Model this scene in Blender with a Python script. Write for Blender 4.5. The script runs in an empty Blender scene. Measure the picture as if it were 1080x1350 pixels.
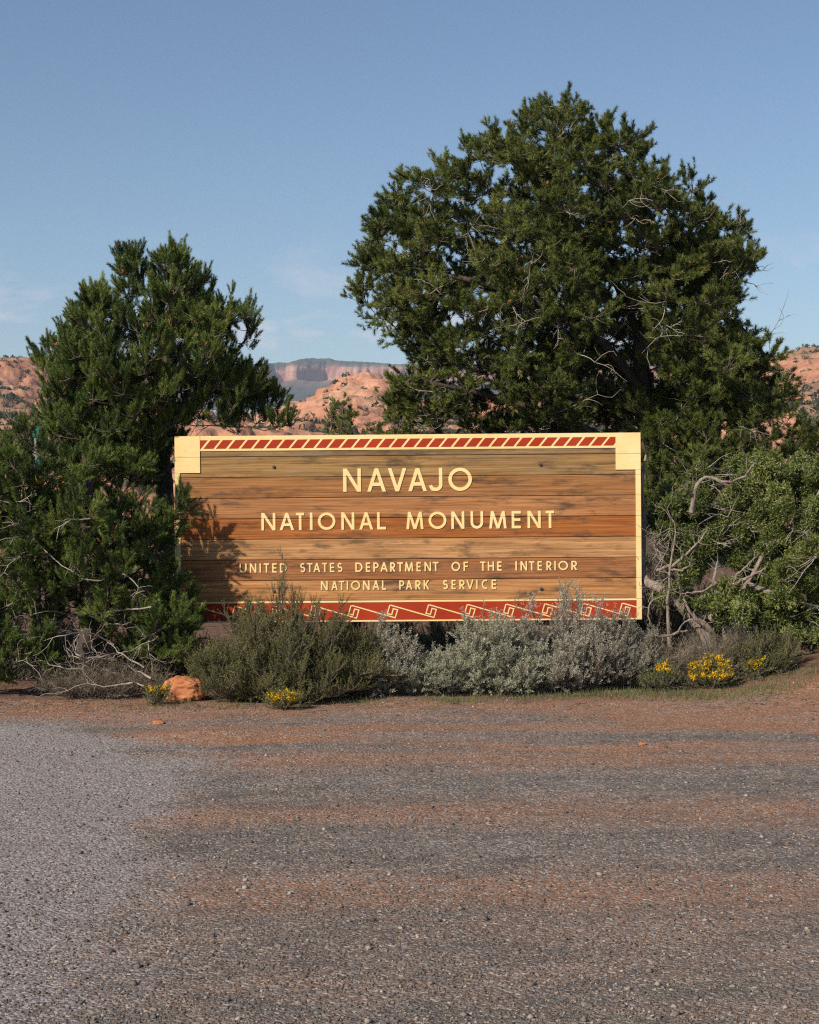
import bpy, bmesh, math
import numpy as np
from mathutils import Vector, Matrix

# ------------------------------------------------------------------ scene, camera, light
scene = bpy.context.scene
COL = scene.collection
CAM_Z = 1.75          # eye height
F = 2222.0            # focal length in units of the 1080 px wide photograph
HOR = 640.0           # row of the horizon in that photograph

cam = bpy.data.cameras.new('camera')
cam.sensor_fit = 'HORIZONTAL'
cam.sensor_width = 36.0
cam.lens = 36.0 * F / 1080.0
cam.shift_y = (HOR - 675.0) / 1080.0
cam.clip_start = 0.1
cam.clip_end = 30000
cam_o = bpy.data.objects.new('camera', cam)
COL.objects.link(cam_o)
cam_o.location = (0, 0, CAM_Z)
cam_o.rotation_euler = (math.radians(90), 0, 0)
scene.camera = cam_o

SUN_EL, SUN_AZ = 33.0, 222.0      # degrees; azimuth clockwise from +Y
sd = Vector((math.cos(math.radians(SUN_EL)) * math.sin(math.radians(SUN_AZ)),
             math.cos(math.radians(SUN_EL)) * math.cos(math.radians(SUN_AZ)),
             math.sin(math.radians(SUN_EL))))
sun = bpy.data.lights.new('sun', 'SUN')
sun.energy = 5.0
sun.angle = math.radians(0.53)
sun.color = (1.0, 0.90, 0.76)
sun_o = bpy.data.objects.new('sun', sun)
COL.objects.link(sun_o)
sun_o.rotation_euler = sd.to_track_quat('Z', 'Y').to_euler()

world = bpy.data.worlds.new('World')
scene.world = world
world.use_nodes = True
wn = world.node_tree
wn.nodes.clear()
w_out = wn.nodes.new('ShaderNodeOutputWorld')
w_bg = wn.nodes.new('ShaderNodeBackground')
w_sky = wn.nodes.new('ShaderNodeTexSky')
w_sky.sky_type = 'NISHITA'
w_sky.sun_disc = False
w_sky.sun_elevation = math.radians(SUN_EL)
w_sky.sun_rotation = math.radians(SUN_AZ)
w_sky.altitude = 900
w_sky.air_density = 1.0
w_sky.dust_density = 0.25
w_sky.ozone_density = 2.4
w_bg.inputs['Strength'].default_value = 0.086
# thin fair-weather cloud low over the horizon, all the way round
w_tc = wn.nodes.new('ShaderNodeTexCoord')
w_map = wn.nodes.new('ShaderNodeMapping')
w_map.inputs['Scale'].default_value = (9, 9, 26)
w_map.inputs['Location'].default_value = (2.3, 0.4, 0.9)
w_noi = wn.nodes.new('ShaderNodeTexNoise')
w_noi.inputs['Scale'].default_value = 1.6
w_noi.inputs['Detail'].default_value = 7
w_noi.inputs['Roughness'].default_value = 0.58
w_rmp = wn.nodes.new('ShaderNodeValToRGB')
w_rmp.color_ramp.elements[0].position = 0.50
w_rmp.color_ramp.elements[1].position = 0.66
w_sep = wn.nodes.new('ShaderNodeSeparateXYZ')
w_fade = wn.nodes.new('ShaderNodeMapRange')
w_fade.inputs['From Min'].default_value = 0.15
w_fade.inputs['From Max'].default_value = 0.07
w_fade.inputs['To Min'].default_value = 0.0
w_fade.inputs['To Max'].default_value = 0.85
w_mul = wn.nodes.new('ShaderNodeMath'); w_mul.operation = 'MULTIPLY'
w_mix = wn.nodes.new('ShaderNodeMix'); w_mix.data_type = 'RGBA'
w_mix.inputs['B'].default_value = (8.4, 7.9, 8.1, 1)
L = wn.links.new
L(w_tc.outputs['Generated'], w_map.inputs['Vector'])
L(w_map.outputs['Vector'], w_noi.inputs['Vector'])
L(w_noi.outputs['Fac'], w_rmp.inputs['Fac'])
L(w_tc.outputs['Generated'], w_sep.inputs['Vector'])
L(w_sep.outputs['Z'], w_fade.inputs['Value'])
L(w_rmp.outputs['Color'], w_mul.inputs[0])
L(w_fade.outputs['Result'], w_mul.inputs[1])
L(w_mul.outputs['Value'], w_mix.inputs['Factor'])
L(w_sky.outputs['Color'], w_mix.inputs['A'])
L(w_mix.outputs['Result'], w_bg.inputs['Color'])
L(w_bg.outputs['Background'], w_out.inputs['Surface'])

scene.view_settings.view_transform = 'Standard'
scene.view_settings.look = 'None'
scene.view_settings.exposure = 0.2
scene.view_settings.gamma = 1.0
scene.view_settings.use_curve_mapping = False
scene.render.engine = 'CYCLES'
scene.cycles.max_bounces = 3
scene.cycles.diffuse_bounces = 1
scene.cycles.glossy_bounces = 1
scene.cycles.transmission_bounces = 2
scene.cycles.volume_bounces = 0
scene.cycles.use_denoising = False
scene.cycles.use_adaptive_sampling = True
scene.cycles.adaptive_threshold = 0.008
scene.cycles.filter_width = 1.2

# ------------------------------------------------------------------ helpers
def wx(px, d): return (px - 540.0) / F * d
def wz(py, d): return CAM_Z - (py - HOR) / F * d
def at(px, py, d): return np.array([wx(px, d), d, wz(py, d)])

def hash2(i, j, seed):
    i = i.astype(np.int64); j = j.astype(np.int64)
    h = (i * 374761393 + j * 668265263 + seed * 982451653) & 0xffffffff
    h = ((h ^ (h >> 13)) * 1274126177) & 0xffffffff
    h = (h ^ (h >> 16)) & 0xffffffff
    return h / 4294967295.0
def vnoise(x, y, seed=0):
    x = np.asarray(x, float); y = np.asarray(y, float)
    i = np.floor(x); j = np.floor(y); u = x - i; v = y - j
    u = u * u * (3 - 2 * u); v = v * v * (3 - 2 * v)
    a = hash2(i, j, seed); b = hash2(i + 1, j, seed); c = hash2(i, j + 1, seed); d = hash2(i + 1, j + 1, seed)
    return (a * (1 - u) + b * u) * (1 - v) + (c * (1 - u) + d * u) * v
def fbm(x, y, seed=0, oct=4, gain=0.5):
    s = 0; a = 1; t = 0
    for k in range(oct):
        s = s + a * vnoise(x * 2 ** k + 17.3 * k, y * 2 ** k + 9.1 * k, seed + k); t += a; a *= gain
    return s / t
def sstep(a, b, x):
    t = np.clip((x - a) / (b - a), 0, 1); return t * t * (3 - 2 * t)

def link(name, me, parent=None, mat=None):
    o = bpy.data.objects.new(name, me)
    COL.objects.link(o)
    if mat is not None: me.materials.append(mat)
    if parent is not None: o.parent = parent
    return o
def tag(o, label=None, cat=None, group=None, kind=None):
    if label: o['label'] = label
    if cat: o['category'] = cat
    if group: o['group'] = group
    if kind: o['kind'] = kind
    return o
def thing(name, label, cat, loc=(0, 0, 0), group=None):
    o = bpy.data.objects.new(name, None); COL.objects.link(o)
    o.location = [float(v) for v in loc]; o.empty_display_size = 0.2
    return tag(o, label, cat, group)

def raw_mesh(name, V, nper, attrs=None, faces=None, smooth=False):
    """V (n,3); faces (m,nper) or None for unshared polygons in order"""
    me = bpy.data.meshes.new(name)
    V = np.ascontiguousarray(V, np.float32)
    me.vertices.add(len(V)); me.vertices.foreach_set('co', V.ravel())
    idx = np.arange(len(V), dtype=np.int32) if faces is None else np.ascontiguousarray(faces, np.int32).ravel()
    nf = len(idx) // nper
    me.loops.add(len(idx)); me.loops.foreach_set('vertex_index', idx)
    me.polygons.add(nf)
    me.polygons.foreach_set('loop_start', np.arange(nf, dtype=np.int32) * nper)
    if smooth: me.polygons.foreach_set('use_smooth', np.ones(nf, bool))
    for k, a in (attrs or {}).items():
        at_ = me.attributes.new(k, 'FLOAT', 'POINT')
        at_.data.foreach_set('value', np.ascontiguousarray(a, np.float32))
    me.update(calc_edges=True)
    return me

def norm(v): return v / np.maximum(np.linalg.norm(v, axis=-1, keepdims=True), 1e-9)
def frames(d, rng):
    """rotation matrices with z along d and a random roll; columns x,y,z"""
    d = norm(d); r = norm(rng.normal(size=d.shape))
    x = norm(np.cross(r, d)); y = np.cross(d, x)
    return np.stack([x, y, d], axis=-1)
def bake(T, R, P, S):
    """template tris T (t,3,3) by rotations (N,3,3), positions, scales -> (N*t*3,3)"""
    v = np.einsum('nij,tvj->ntvi', R * S[:, None, None], T) + P[:, None, None, :]
    return v.reshape(-1, 3)

class Tubes:
    def __init__(self): self.g = {}
    def add(self, P, R, sides=5):
        P = np.asarray(P, float); R = np.asarray(R, float)
        if P.ndim == 2: P = P[None]; R = R[None]
        self.g.setdefault((P.shape[1], sides), []).append((P, R))
    def mesh(self, name):
        Vs = []; Fs = []; n0 = 0
        for (n, s), lst in self.g.items():
            P = np.concatenate([a for a, _ in lst]); R = np.concatenate([b for _, b in lst])
            N = len(P)
            T = np.empty_like(P); T[:, 1:-1] = P[:, 2:] - P[:, :-2]; T[:, 0] = P[:, 1] - P[:, 0]; T[:, -1] = P[:, -1] - P[:, -2]
            T = norm(T)
            ref = np.where(np.abs(T[:, :, 2:3]) < 0.9, np.array([0, 0, 1.0]), np.array([1.0, 0, 0]))
            mean_d = norm(P[:, -1] - P[:, 0])
            ref = np.where(np.abs(mean_d[:, None, 2:3]) < 0.8, np.array([0, 0, 1.0]), np.array([1.0, 0, 0])) * np.ones_like(T)
            X = norm(np.cross(ref, T)); Y = np.cross(T, X)
            a = np.arange(s) * 2 * np.pi / s
            ring = P[:, :, None, :] + R[:, :, None, None] * (np.cos(a)[:, None] * X[:, :, None, :] + np.sin(a)[:, None] * Y[:, :, None, :])
            V = ring.reshape(-1, 3)
            base = (np.arange(N)[:, None, None] * n + np.arange(n - 1)[None, :, None]) * s
            k = np.arange(s)[None, None, :]; k2 = (k + 1) % s
            Fq = np.stack([base + k, base + k2, base + s + k2, base + s + k], axis=-1).reshape(-1, 4)
            Vs.append(V); Fs.append(Fq + n0); n0 += len(V)
        return raw_mesh(name, np.concatenate(Vs), 4, faces=np.concatenate(Fs), smooth=True)

def wobble(p0, p1, n, amp, rng, sag=0.0):
    t = np.linspace(0, 1, n)[:, None]
    L_ = np.linalg.norm(p1 - p0)
    p = p0 + (p1 - p0) * t
    w = np.sin(np.pi * t)
    p = p + w * rng.normal(size=3) * amp * L_ + np.array([0, 0, 1.0]) * sag * L_ * w
    p[1:-1] += rng.normal(size=(n - 2, 3)) * amp * 0.5 * L_ / n ** 0.5
    return p
def smooth_path(pts, n):
    """Catmull-Rom through pts (k,d) resampled to n"""
    P = np.asarray(pts, float); k = len(P)
    Q = np.concatenate([2 * P[:1] - P[1:2], P, 2 * P[-1:] - P[-2:-1]])
    u = np.linspace(0, k - 1 - 1e-6, n); i = u.astype(int); f = (u - i)[:, None]
    a, b, c, d = Q[i], Q[i + 1], Q[i + 2], Q[i + 3]
    return 0.5 * (2 * b + (c - a) * f + (2 * a - 5 * b + 4 * c - d) * f ** 2 + (3 * b - a - 3 * c + d) * f ** 3)
def in_poly(x, y, poly):
    p = np.asarray(poly, float); n = len(p); c = np.zeros(len(x), bool); j = n - 1
    for i in range(n):
        c ^= ((p[i, 1] > y) != (p[j, 1] > y)) & (x < (p[j, 0] - p[i, 0]) * (y - p[i, 1]) / (p[j, 1] - p[i, 1] + 1e-12) + p[i, 0])
        j = i
    return c

# ------------------------------------------------------------------ materials
def new_mat(name):
    m = bpy.data.materials.new(name); m.use_nodes = True
    nt = m.node_tree; b = nt.nodes['Principled BSDF']
    b.inputs['Specular IOR Level'].default_value = 0.3
    return m, nt, b
def N(nt, typ, **kw):
    n = nt.nodes.new(typ)
    for k, v in kw.items():
        if k in n.inputs.keys(): n.inputs[k].default_value = v
        else: setattr(n, k, v)
    return n
def ramp(nt, stops, src=None):
    r = nt.nodes.new('ShaderNodeValToRGB'); e = r.color_ramp.elements
    while len(e) < len(stops): e.new(0.5)
    for i, (p, c) in enumerate(stops):
        e[i].position = p; e[i].color = (*c, 1) if len(c) == 3 else c
    if src is not None: nt.links.new(src, r.inputs['Fac'])
    return r
def mixc(nt, fac, a, b, blend='MIX'):
    m = nt.nodes.new('ShaderNodeMix'); m.data_type = 'RGBA'; m.blend_type = blend
    for s, v in (('Factor', fac), ('A', a), ('B', b)):
        if hasattr(v, 'is_output') or isinstance(v, bpy.types.NodeSocket): nt.links.new(v, m.inputs[s])
        elif isinstance(v, (int, float)): m.inputs[s].default_value = v
        else: m.inputs[s].default_value = (*v, 1)
    return m.outputs['Result']
def coords(nt, kind='Object', scale=(1, 1, 1), loc=None):
    t = nt.nodes.new('ShaderNodeTexCoord'); m = nt.nodes.new('ShaderNodeMapping')
    m.inputs['Scale'].default_value = scale
    nt.links.new(t.outputs[kind], m.inputs['Vector'])
    if loc is not None: nt.links.new(loc, m.inputs['Location'])
    return m.outputs['Vector']
def noise(nt, vec, scale, detail=4, rough=0.5):
    n = nt.nodes.new('ShaderNodeTexNoise')
    n.inputs['Scale'].default_value = scale; n.inputs['Detail'].default_value = detail; n.inputs['Roughness'].default_value = rough
    nt.links.new(vec, n.inputs['Vector']); return n.outputs['Fac']
def bump(nt, b, h, strength, dist=0.01):
    n = nt.nodes.new('ShaderNodeBump'); n.inputs['Strength'].default_value = strength; n.inputs['Distance'].default_value = dist
    nt.links.new(h, n.inputs['Height']); nt.links.new(n.outputs['Normal'], b.inputs['Normal'])
def attr(nt, name):
    a = nt.nodes.new('ShaderNodeAttribute'); a.attribute_name = name; return a.outputs['Fac']

def leaf_mat(name, c0, c1, c2, transl=0.25, rough=0.55, spec=0.3):
    m, nt, b = new_mat(name)
    ai = nt.nodes.new('ShaderNodeAttribute'); ai.attribute_type = 'INSTANCER'; ai.attribute_name = 'itint'
    sm = nt.nodes.new('ShaderNodeMath'); sm.operation = 'ADD'; sm.use_clamp = True
    nt.links.new(attr(nt, 'tint'), sm.inputs[0]); nt.links.new(ai.outputs['Fac'], sm.inputs[1])
    r = ramp(nt, [(0.0, c0), (0.5, c1), (1.0, c2)], sm.outputs[0])
    nt.links.new(r.outputs['Color'], b.inputs['Base Color'])
    b.inputs['Roughness'].default_value = rough; b.inputs['Specular IOR Level'].default_value = spec
    if transl <= 0: return m
    t = nt.nodes.new('ShaderNodeBsdfTranslucent'); nt.links.new(r.outputs['Color'], t.inputs['Color'])
    mx = nt.nodes.new('ShaderNodeMixShader'); mx.inputs['Fac'].default_value = transl
    nt.links.new(b.outputs[0], mx.inputs[1]); nt.links.new(t.outputs[0], mx.inputs[2])
    nt.links.new(mx.outputs[0], nt.nodes['Material Output'].inputs['Surface'])
    return m
def bark_mat(name, c0, c1, scale=30, bmp=0.6):
    m, nt, b = new_mat(name)
    v = coords(nt, 'Object', (1, 1, 0.22))
    f = noise(nt, v, scale, 6, 0.65)
    r = ramp(nt, [(0.32, c0), (0.68, c1)], f)
    nt.links.new(r.outputs['Color'], b.inputs['Base Color']); b.inputs['Roughness'].default_value = 0.9
    bump(nt, b, f, bmp, 0.01); return m
def paint_mat(name, col, col2, dirt=(0.25, 0.2, 0.14), amount=0.25):
    m, nt, b = new_mat(name)
    v = coords(nt, 'Object', (1, 1, 1))
    f = noise(nt, v, 2.2, 6, 0.62)
    r = ramp(nt, [(0.35, col), (0.68, col2)], f)
    vg = coords(nt, 'Object', (3, 3, 26)); g = noise(nt, vg, 2.4, 7, 0.72)
    rg = ramp(nt, [(0.52, (0, 0, 0)), (0.80, (amount, amount, amount))], g)
    c = mixc(nt, rg.outputs['Color'], r.outputs['Color'], dirt)
    nt.links.new(c, b.inputs['Base Color']); b.inputs['Roughness'].default_value = 0.75
    b.inputs['Specular IOR Level'].default_value = 0.25
    bump(nt, b, g, 0.25, 0.003); return m

M = {}
M['needle_l'] = leaf_mat('needle_green', (0.026, 0.044, 0.009), (0.080, 0.120, 0.021), (0.195, 0.235, 0.052), 0.0)
M['needle_r'] = leaf_mat('needle_olive', (0.029, 0.044, 0.009), (0.086, 0.112, 0.020), (0.205, 0.220, 0.050), 0.0)
M['juniper'] = leaf_mat('juniper_scale', (0.048, 0.066, 0.016), (0.130, 0.160, 0.038), (0.28, 0.29, 0.095), 0.1)
M['bitter'] = leaf_mat('bitterbrush_leaf', (0.075, 0.078, 0.026), (0.150, 0.150, 0.050), (0.265, 0.235, 0.095), 0.2)
M['sage'] = leaf_mat('sage_leaf', (0.24, 0.25, 0.165), (0.38, 0.385, 0.27), (0.52, 0.52, 0.39), 0.2, 0.8, 0.1)
M['sage_dark'] = leaf_mat('sage_dry_leaf', (0.20, 0.19, 0.145), (0.36, 0.34, 0.265), (0.52, 0.49, 0.395), 0.2, 0.8, 0.1)
M['straw'] = leaf_mat('straw_stem', (0.16, 0.13, 0.09), (0.26, 0.21, 0.15), (0.36, 0.31, 0.22), 0.2, 0.8, 0.1)
M['rabbit'] = leaf_mat('rabbitbrush_leaf', (0.09, 0.11, 0.04), (0.15, 0.165, 0.06), (0.22, 0.23, 0.10), 0.25)
M['yellow'] = leaf_mat('rabbitbrush_flower', (0.62, 0.33, 0.010), (0.76, 0.46, 0.016), (0.85, 0.58, 0.04), 0.2, 0.8, 0.1)
M['grass'] = leaf_mat('grass_blade', (0.10, 0.13, 0.045), (0.17, 0.185, 0.075), (0.30, 0.27, 0.14), 0.3, 0.7, 0.15)
M['scrub'] = leaf_mat('scrub_leaf', (0.035, 0.050, 0.026), (0.055, 0.070, 0.035), (0.09, 0.10, 0.05), 0.1)
M['berry'] = leaf_mat('juniper_berry', (0.30, 0.38, 0.42), (0.42, 0.50, 0.52), (0.6, 0.66, 0.66), 0.0, 0.6)
M['cone'] = leaf_mat('pine_cone', (0.20, 0.085, 0.035), (0.31, 0.145, 0.06), (0.42, 0.23, 0.11), 0.0, 0.8)
M['bark'] = bark_mat('pine_bark', (0.035, 0.026, 0.020), (0.13, 0.10, 0.08))
M['twig'] = bark_mat('pine_twig', (0.10, 0.075, 0.055), (0.21, 0.165, 0.125), 40, 0.2)
M['dead'] = bark_mat('dead_wood', (0.20, 0.165, 0.135), (0.42, 0.36, 0.31), 50, 0.3)
M['jbark'] = bark_mat('juniper_bark', (0.11, 0.080, 0.062), (0.40, 0.325, 0.27), 60, 1.0)
M['stem'] = bark_mat('shrub_stem', (0.10, 0.08, 0.06), (0.22, 0.18, 0.14), 60, 0.2)
M['cream'] = paint_mat('cream_paint', (0.80, 0.585, 0.235), (0.88, 0.705, 0.385), (0.62, 0.38, 0.10), 0.75)
M['letter'] = paint_mat('cream_letter_paint', (0.82, 0.60, 0.245), (0.88, 0.70, 0.35), (0.46, 0.28, 0.11), 0.5)
M['red'] = paint_mat('red_paint', (0.33, 0.026, 0.007), (0.42, 0.042, 0.010), (0.16, 0.03, 0.012), 0.7)
M['steel'] = bark_mat('rusty_bolt', (0.03, 0.024, 0.02), (0.09, 0.065, 0.05), 80, 0.3)

def wood_mat():
    m, nt, b = new_mat('weathered_plank')
    oi = nt.nodes.new('ShaderNodeObjectInfo')
    k = nt.nodes.new('ShaderNodeVectorMath'); k.operation = 'SCALE'
    cv = nt.nodes.new('ShaderNodeCombineXYZ')
    for s in 'XYZ': nt.links.new(oi.outputs['Random'], cv.inputs[s])
    nt.links.new(cv.outputs[0], k.inputs[0]); k.inputs['Scale'].default_value = 37.0
    vg = coords(nt, 'Object', (0.55, 1, 24), k.outputs[0]); g = noise(nt, vg, 2.2, 9, 0.68)
    vf = coords(nt, 'Object', (1.1, 5, 62), k.outputs[0]); gf = noise(nt, vf, 1.7, 8, 0.74)
    vs = coords(nt, 'Object', (1.0, 1, 6.5), k.outputs[0]); st = noise(nt, vs, 1.9, 6, 0.62)
    vk = coords(nt, 'Object', (1.0, 1, 3.6), k.outputs[0]); sk = noise(nt, vk, 3.0, 7, 0.66)
    grain = ramp(nt, [(0.26, (0.48, 0.40, 0.33)), (0.50, (1, 1, 1)), (0.76, (1.5, 1.58, 1.65))], g)
    fine = ramp(nt, [(0.33, (0.45, 0.42, 0.40)), (0.50, (1.0, 1.0, 1.0)), (0.68, (1.42, 1.42, 1.42))], gf)
    c = mixc(nt, 1.0, oi.outputs['Color'], grain.outputs['Color'], 'MULTIPLY')
    c = mixc(nt, 0.85, c, fine.outputs['Color'], 'MULTIPLY')
    fs = ramp(nt, [(0.50, (0, 0, 0)), (0.72, (0.6, 0.6, 0.6))], st)
    nt.links.new(oi.outputs['Alpha'], (am := nt.nodes.new('ShaderNodeMath')).inputs[1]); am.operation = 'MULTIPLY'; nt.links.new(fs.outputs['Color'], am.inputs[0])
    gry = mixc(nt, 1.0, (0.255, 0.190, 0.125), fine.outputs['Color'], 'MULTIPLY')
    c = mixc(nt, am.outputs[0], c, gry)
    fk = ramp(nt, [(0.52, (0, 0, 0)), (0.68, (0.82, 0.82, 0.82))], sk)
    c = mixc(nt, fk.outputs['Color'], c, (0.060, 0.044, 0.032))
    vw = coords(nt, 'Object', (1.0, 1, 80), k.outputs[0]); wl = noise(nt, vw, 2.4, 3, 0.6)
    fw = ramp(nt, [(0.66, (0, 0, 0)), (0.75, (0.55, 0.55, 0.55))], wl)
    c = mixc(nt, fw.outputs['Color'], c, (0.46, 0.33, 0.22))
    nt.links.new(c, b.inputs['Base Color']); b.inputs['Roughness'].default_value = 0.85
    b.inputs['Specular IOR Level'].default_value = 0.2
    bump(nt, b, gf, 0.5, 0.004); return m
M['wood'] = wood_mat()

def ground_mat():
    m, nt, b = new_mat('gravel_and_red_dirt')
    v = coords(nt, 'Object')
    vst = coords(nt, 'Object', (0.45, 1.4, 1))
    big = noise(nt, vst, 1.5, 6, 0.62)
    mid = noise(nt, v, 9, 6, 0.7)
    grit = noise(nt, v, 75, 4, 0.75)
    vo = nt.nodes.new('ShaderNodeTexVoronoi'); vo.inputs['Scale'].default_value = 62; nt.links.new(v, vo.inputs['Vector'])
    cell = nt.nodes.new('ShaderNodeSeparateColor'); nt.links.new(vo.outputs['Color'], cell.inputs[0])
    stone = ramp(nt, [(0.0, (0.085, 0.077, 0.073)), (0.5, (0.185, 0.163, 0.148)), (0.85, (0.31, 0.255, 0.215)), (1.0, (0.56, 0.49, 0.42))], cell.outputs[0])
    fine = ramp(nt, [(0.3, (0.10, 0.090, 0.085)), (0.7, (0.27, 0.237, 0.215))], grit)
    tar = mixc(nt, 0.5, stone.outputs['Color'], fine.outputs['Color'])
    clump = noise(nt, coords(nt, 'Object', (0.6, 1.0, 1)), 5.5, 8, 0.72)
    tar = mixc(nt, 1.0, tar, ramp(nt, [(0.32, (0.62, 0.62, 0.64)), (0.5, (1, 0.98, 0.96)), (0.68, (1.35, 1.22, 1.12))], clump).outputs['Color'], 'MULTIPLY')
    chips = nt.nodes.new('ShaderNodeTexVoronoi'); chips.inputs['Scale'].default_value = 34; nt.links.new(v, chips.inputs['Vector'])
    cs = nt.nodes.new('ShaderNodeSeparateColor'); nt.links.new(chips.outputs['Color'], cs.inputs[0])
    csel = nt.nodes.new('ShaderNodeMath'); csel.operation = 'GREATER_THAN'; csel.inputs[1].default_value = 0.80; nt.links.new(cs.outputs[0], csel.inputs[0])
    ccore = nt.nodes.new('ShaderNodeMath'); ccore.operation = 'LESS_THAN'; ccore.inputs[1].default_value = 0.42; nt.links.new(chips.outputs['Distance'], ccore.inputs[0])
    cmul = nt.nodes.new('ShaderNodeMath'); cmul.operation = 'MULTIPLY'; nt.links.new(csel.outputs[0], cmul.inputs[0]); nt.links.new(ccore.outputs[0], cmul.inputs[1])
    chipc = ramp(nt, [(0.0, (0.10, 0.07, 0.055)), (0.45, (0.33, 0.20, 0.14)), (1.0, (0.52, 0.43, 0.36))], cs.outputs[1]).outputs['Color']
    tar = mixc(nt, cmul.outputs[0], tar, chipc)
    dirt = ramp(nt, [(0.25, (0.25, 0.108, 0.052)), (0.5, (0.39, 0.172, 0.080)), (0.8, (0.48, 0.235, 0.122))], mid)
    dirt_c = mixc(nt, 0.30, dirt.outputs['Color'], stone.outputs['Color'])
    lt = ramp(nt, [(0.0, (0.16, 0.142, 0.135)), (0.6, (0.33, 0.29, 0.275)), (1.0, (0.55, 0.49, 0.455))], cell.outputs[1])
    lt_c = mixc(nt, 0.4, lt.outputs['Color'], ramp(nt, [(0.3, (0.19, 0.167, 0.158)), (0.7, (0.41, 0.36, 0.338))], grit).outputs['Color'])
    lit = ramp(nt, [(0.3, (0.085, 0.050, 0.034)), (0.55, (0.20, 0.115, 0.075)), (0.75, (0.33, 0.21, 0.145))], mid)
    ex = nt.nodes.new('ShaderNodeMath'); ex.operation = 'MULTIPLY_ADD'; ex.inputs[1].default_value = 0.5
    nt.links.new(grit, ex.inputs[0]); nt.links.new(mid, ex.inputs[2])
    ex2 = nt.nodes.new('ShaderNodeMath'); ex2.operation = 'MULTIPLY_ADD'; ex2.inputs[1].default_value = 0.45
    nt.links.new(ex.outputs[0], ex2.inputs[0]); nt.links.new(big, ex2.inputs[2])
    def mask(name, lo, hi, extra, amt):
        a = nt.nodes.new('ShaderNodeMath'); a.operation = 'MULTIPLY_ADD'
        nt.links.new(extra, a.inputs[0]); a.inputs[1].default_value = amt; nt.links.new(attr(nt, name), a.inputs[2])
        mr = nt.nodes.new('ShaderNodeMapRange'); mr.inputs['From Min'].default_value = lo; mr.inputs['From Max'].default_value = hi
        nt.links.new(a.outputs[0], mr.inputs['Value']); return mr.outputs['Result']
    c = mixc(nt, mask('dirt', 0.985, 1.36, ex2.outputs[0], 1.0), tar, dirt_c)
    c = mixc(nt, cmul.outputs[0], c, chipc)
    ex3 = nt.nodes.new('ShaderNodeMath'); ex3.operation = 'MULTIPLY_ADD'; ex3.inputs[1].default_value = 0.55
    nt.links.new(cell.outputs[2], ex3.inputs[0]); nt.links.new(ex2.outputs[0], ex3.inputs[2])
    c = mixc(nt, mask('pale', 1.40, 1.52, ex3.outputs[0], 1.1), c, lt_c)
    c = mixc(nt, mask('litter', 1.0, 1.4, ex2.outputs[0], 1.0), c, lit.outputs['Color'])
    nt.links.new(c, b.inputs['Base Color']); b.inputs['Roughness'].default_value = 0.95
    b.inputs['Specular IOR Level'].default_value = 0.15
    hm = nt.nodes.new('ShaderNodeMath'); hm.operation = 'SUBTRACT'
    nt.links.new(grit, hm.inputs[0]); nt.links.new(vo.outputs['Distance'], hm.inputs[1])
    bump(nt, b, hm.outputs[0], 0.9, 0.012); return m
M['ground'] = ground_mat()

def rock_far_mat(name='slickrock'):
    m, nt, b = new_mat(name)
    v = coords(nt, 'Object', (1, 1, 4.5))
    f = noise(nt, v, 0.035, 8, 0.6)
    v2 = coords(nt, 'Object', (1, 1, 1)); f2 = noise(nt, v2, 0.35, 6, 0.7)
    r = ramp(nt, [(0.34, (0.34, 0.145, 0.082)), (0.5, (0.51, 0.240, 0.138)), (0.66, (0.59, 0.325, 0.205))], f)
    r2 = ramp(nt, [(0.33, (0.62, 0.58, 0.56)), (0.5, (1, 1, 1)), (0.7, (1.1, 1.1, 1.1))], f2)
    c = mixc(nt, 1.0, r.outputs['Color'], r2.outputs['Color'], 'MULTIPLY')
    c = mixc(nt, attr(nt, 'green'), c, (0.115, 0.105, 0.070))
    nt.links.new(c, b.inputs['Base Color']); b.inputs['Roughness'].default_value = 0.95
    bump(nt, b, f2, 0.6, 1.2); return m
M['slickrock'] = rock_far_mat()
def mesa_mat():
    m, nt, b = new_mat('mesa_sandstone')
    v = coords(nt, 'Object', (1, 1, 0.18)); f = noise(nt, v, 0.05, 7, 0.62)
    vl = coords(nt, 'Object', (0.1, 0.1, 3)); fl = noise(nt, vl, 0.05, 5, 0.6)
    r = ramp(nt, [(0.33, (0.25, 0.115, 0.08)), (0.5, (0.41, 0.205, 0.145)), (0.68, (0.50, 0.285, 0.21))], f)
    r2 = ramp(nt, [(0.35, (0.78, 0.76, 0.75)), (0.6, (1.1, 1.1, 1.1))], fl)
    c = mixc(nt, 1.0, r.outputs['Color'], r2.outputs['Color'], 'MULTIPLY')
    vg = coords(nt, 'Object', (0.5, 0.25, 1)); fg = noise(nt, vg, 0.035, 8, 0.72)
    g = ramp(nt, [(0.40, (0.045, 0.058, 0.034)), (0.58, (0.075, 0.085, 0.05)), (0.68, (0.36, 0.21, 0.15))], fg)
    c = mixc(nt, attr(nt, 'green'), c, g.outputs['Color'])
    nt.links.new(c, b.inputs['Base Color']); b.inputs['Roughness'].default_value = 0.95
    return m
M['mesa'] = mesa_mat()
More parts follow.
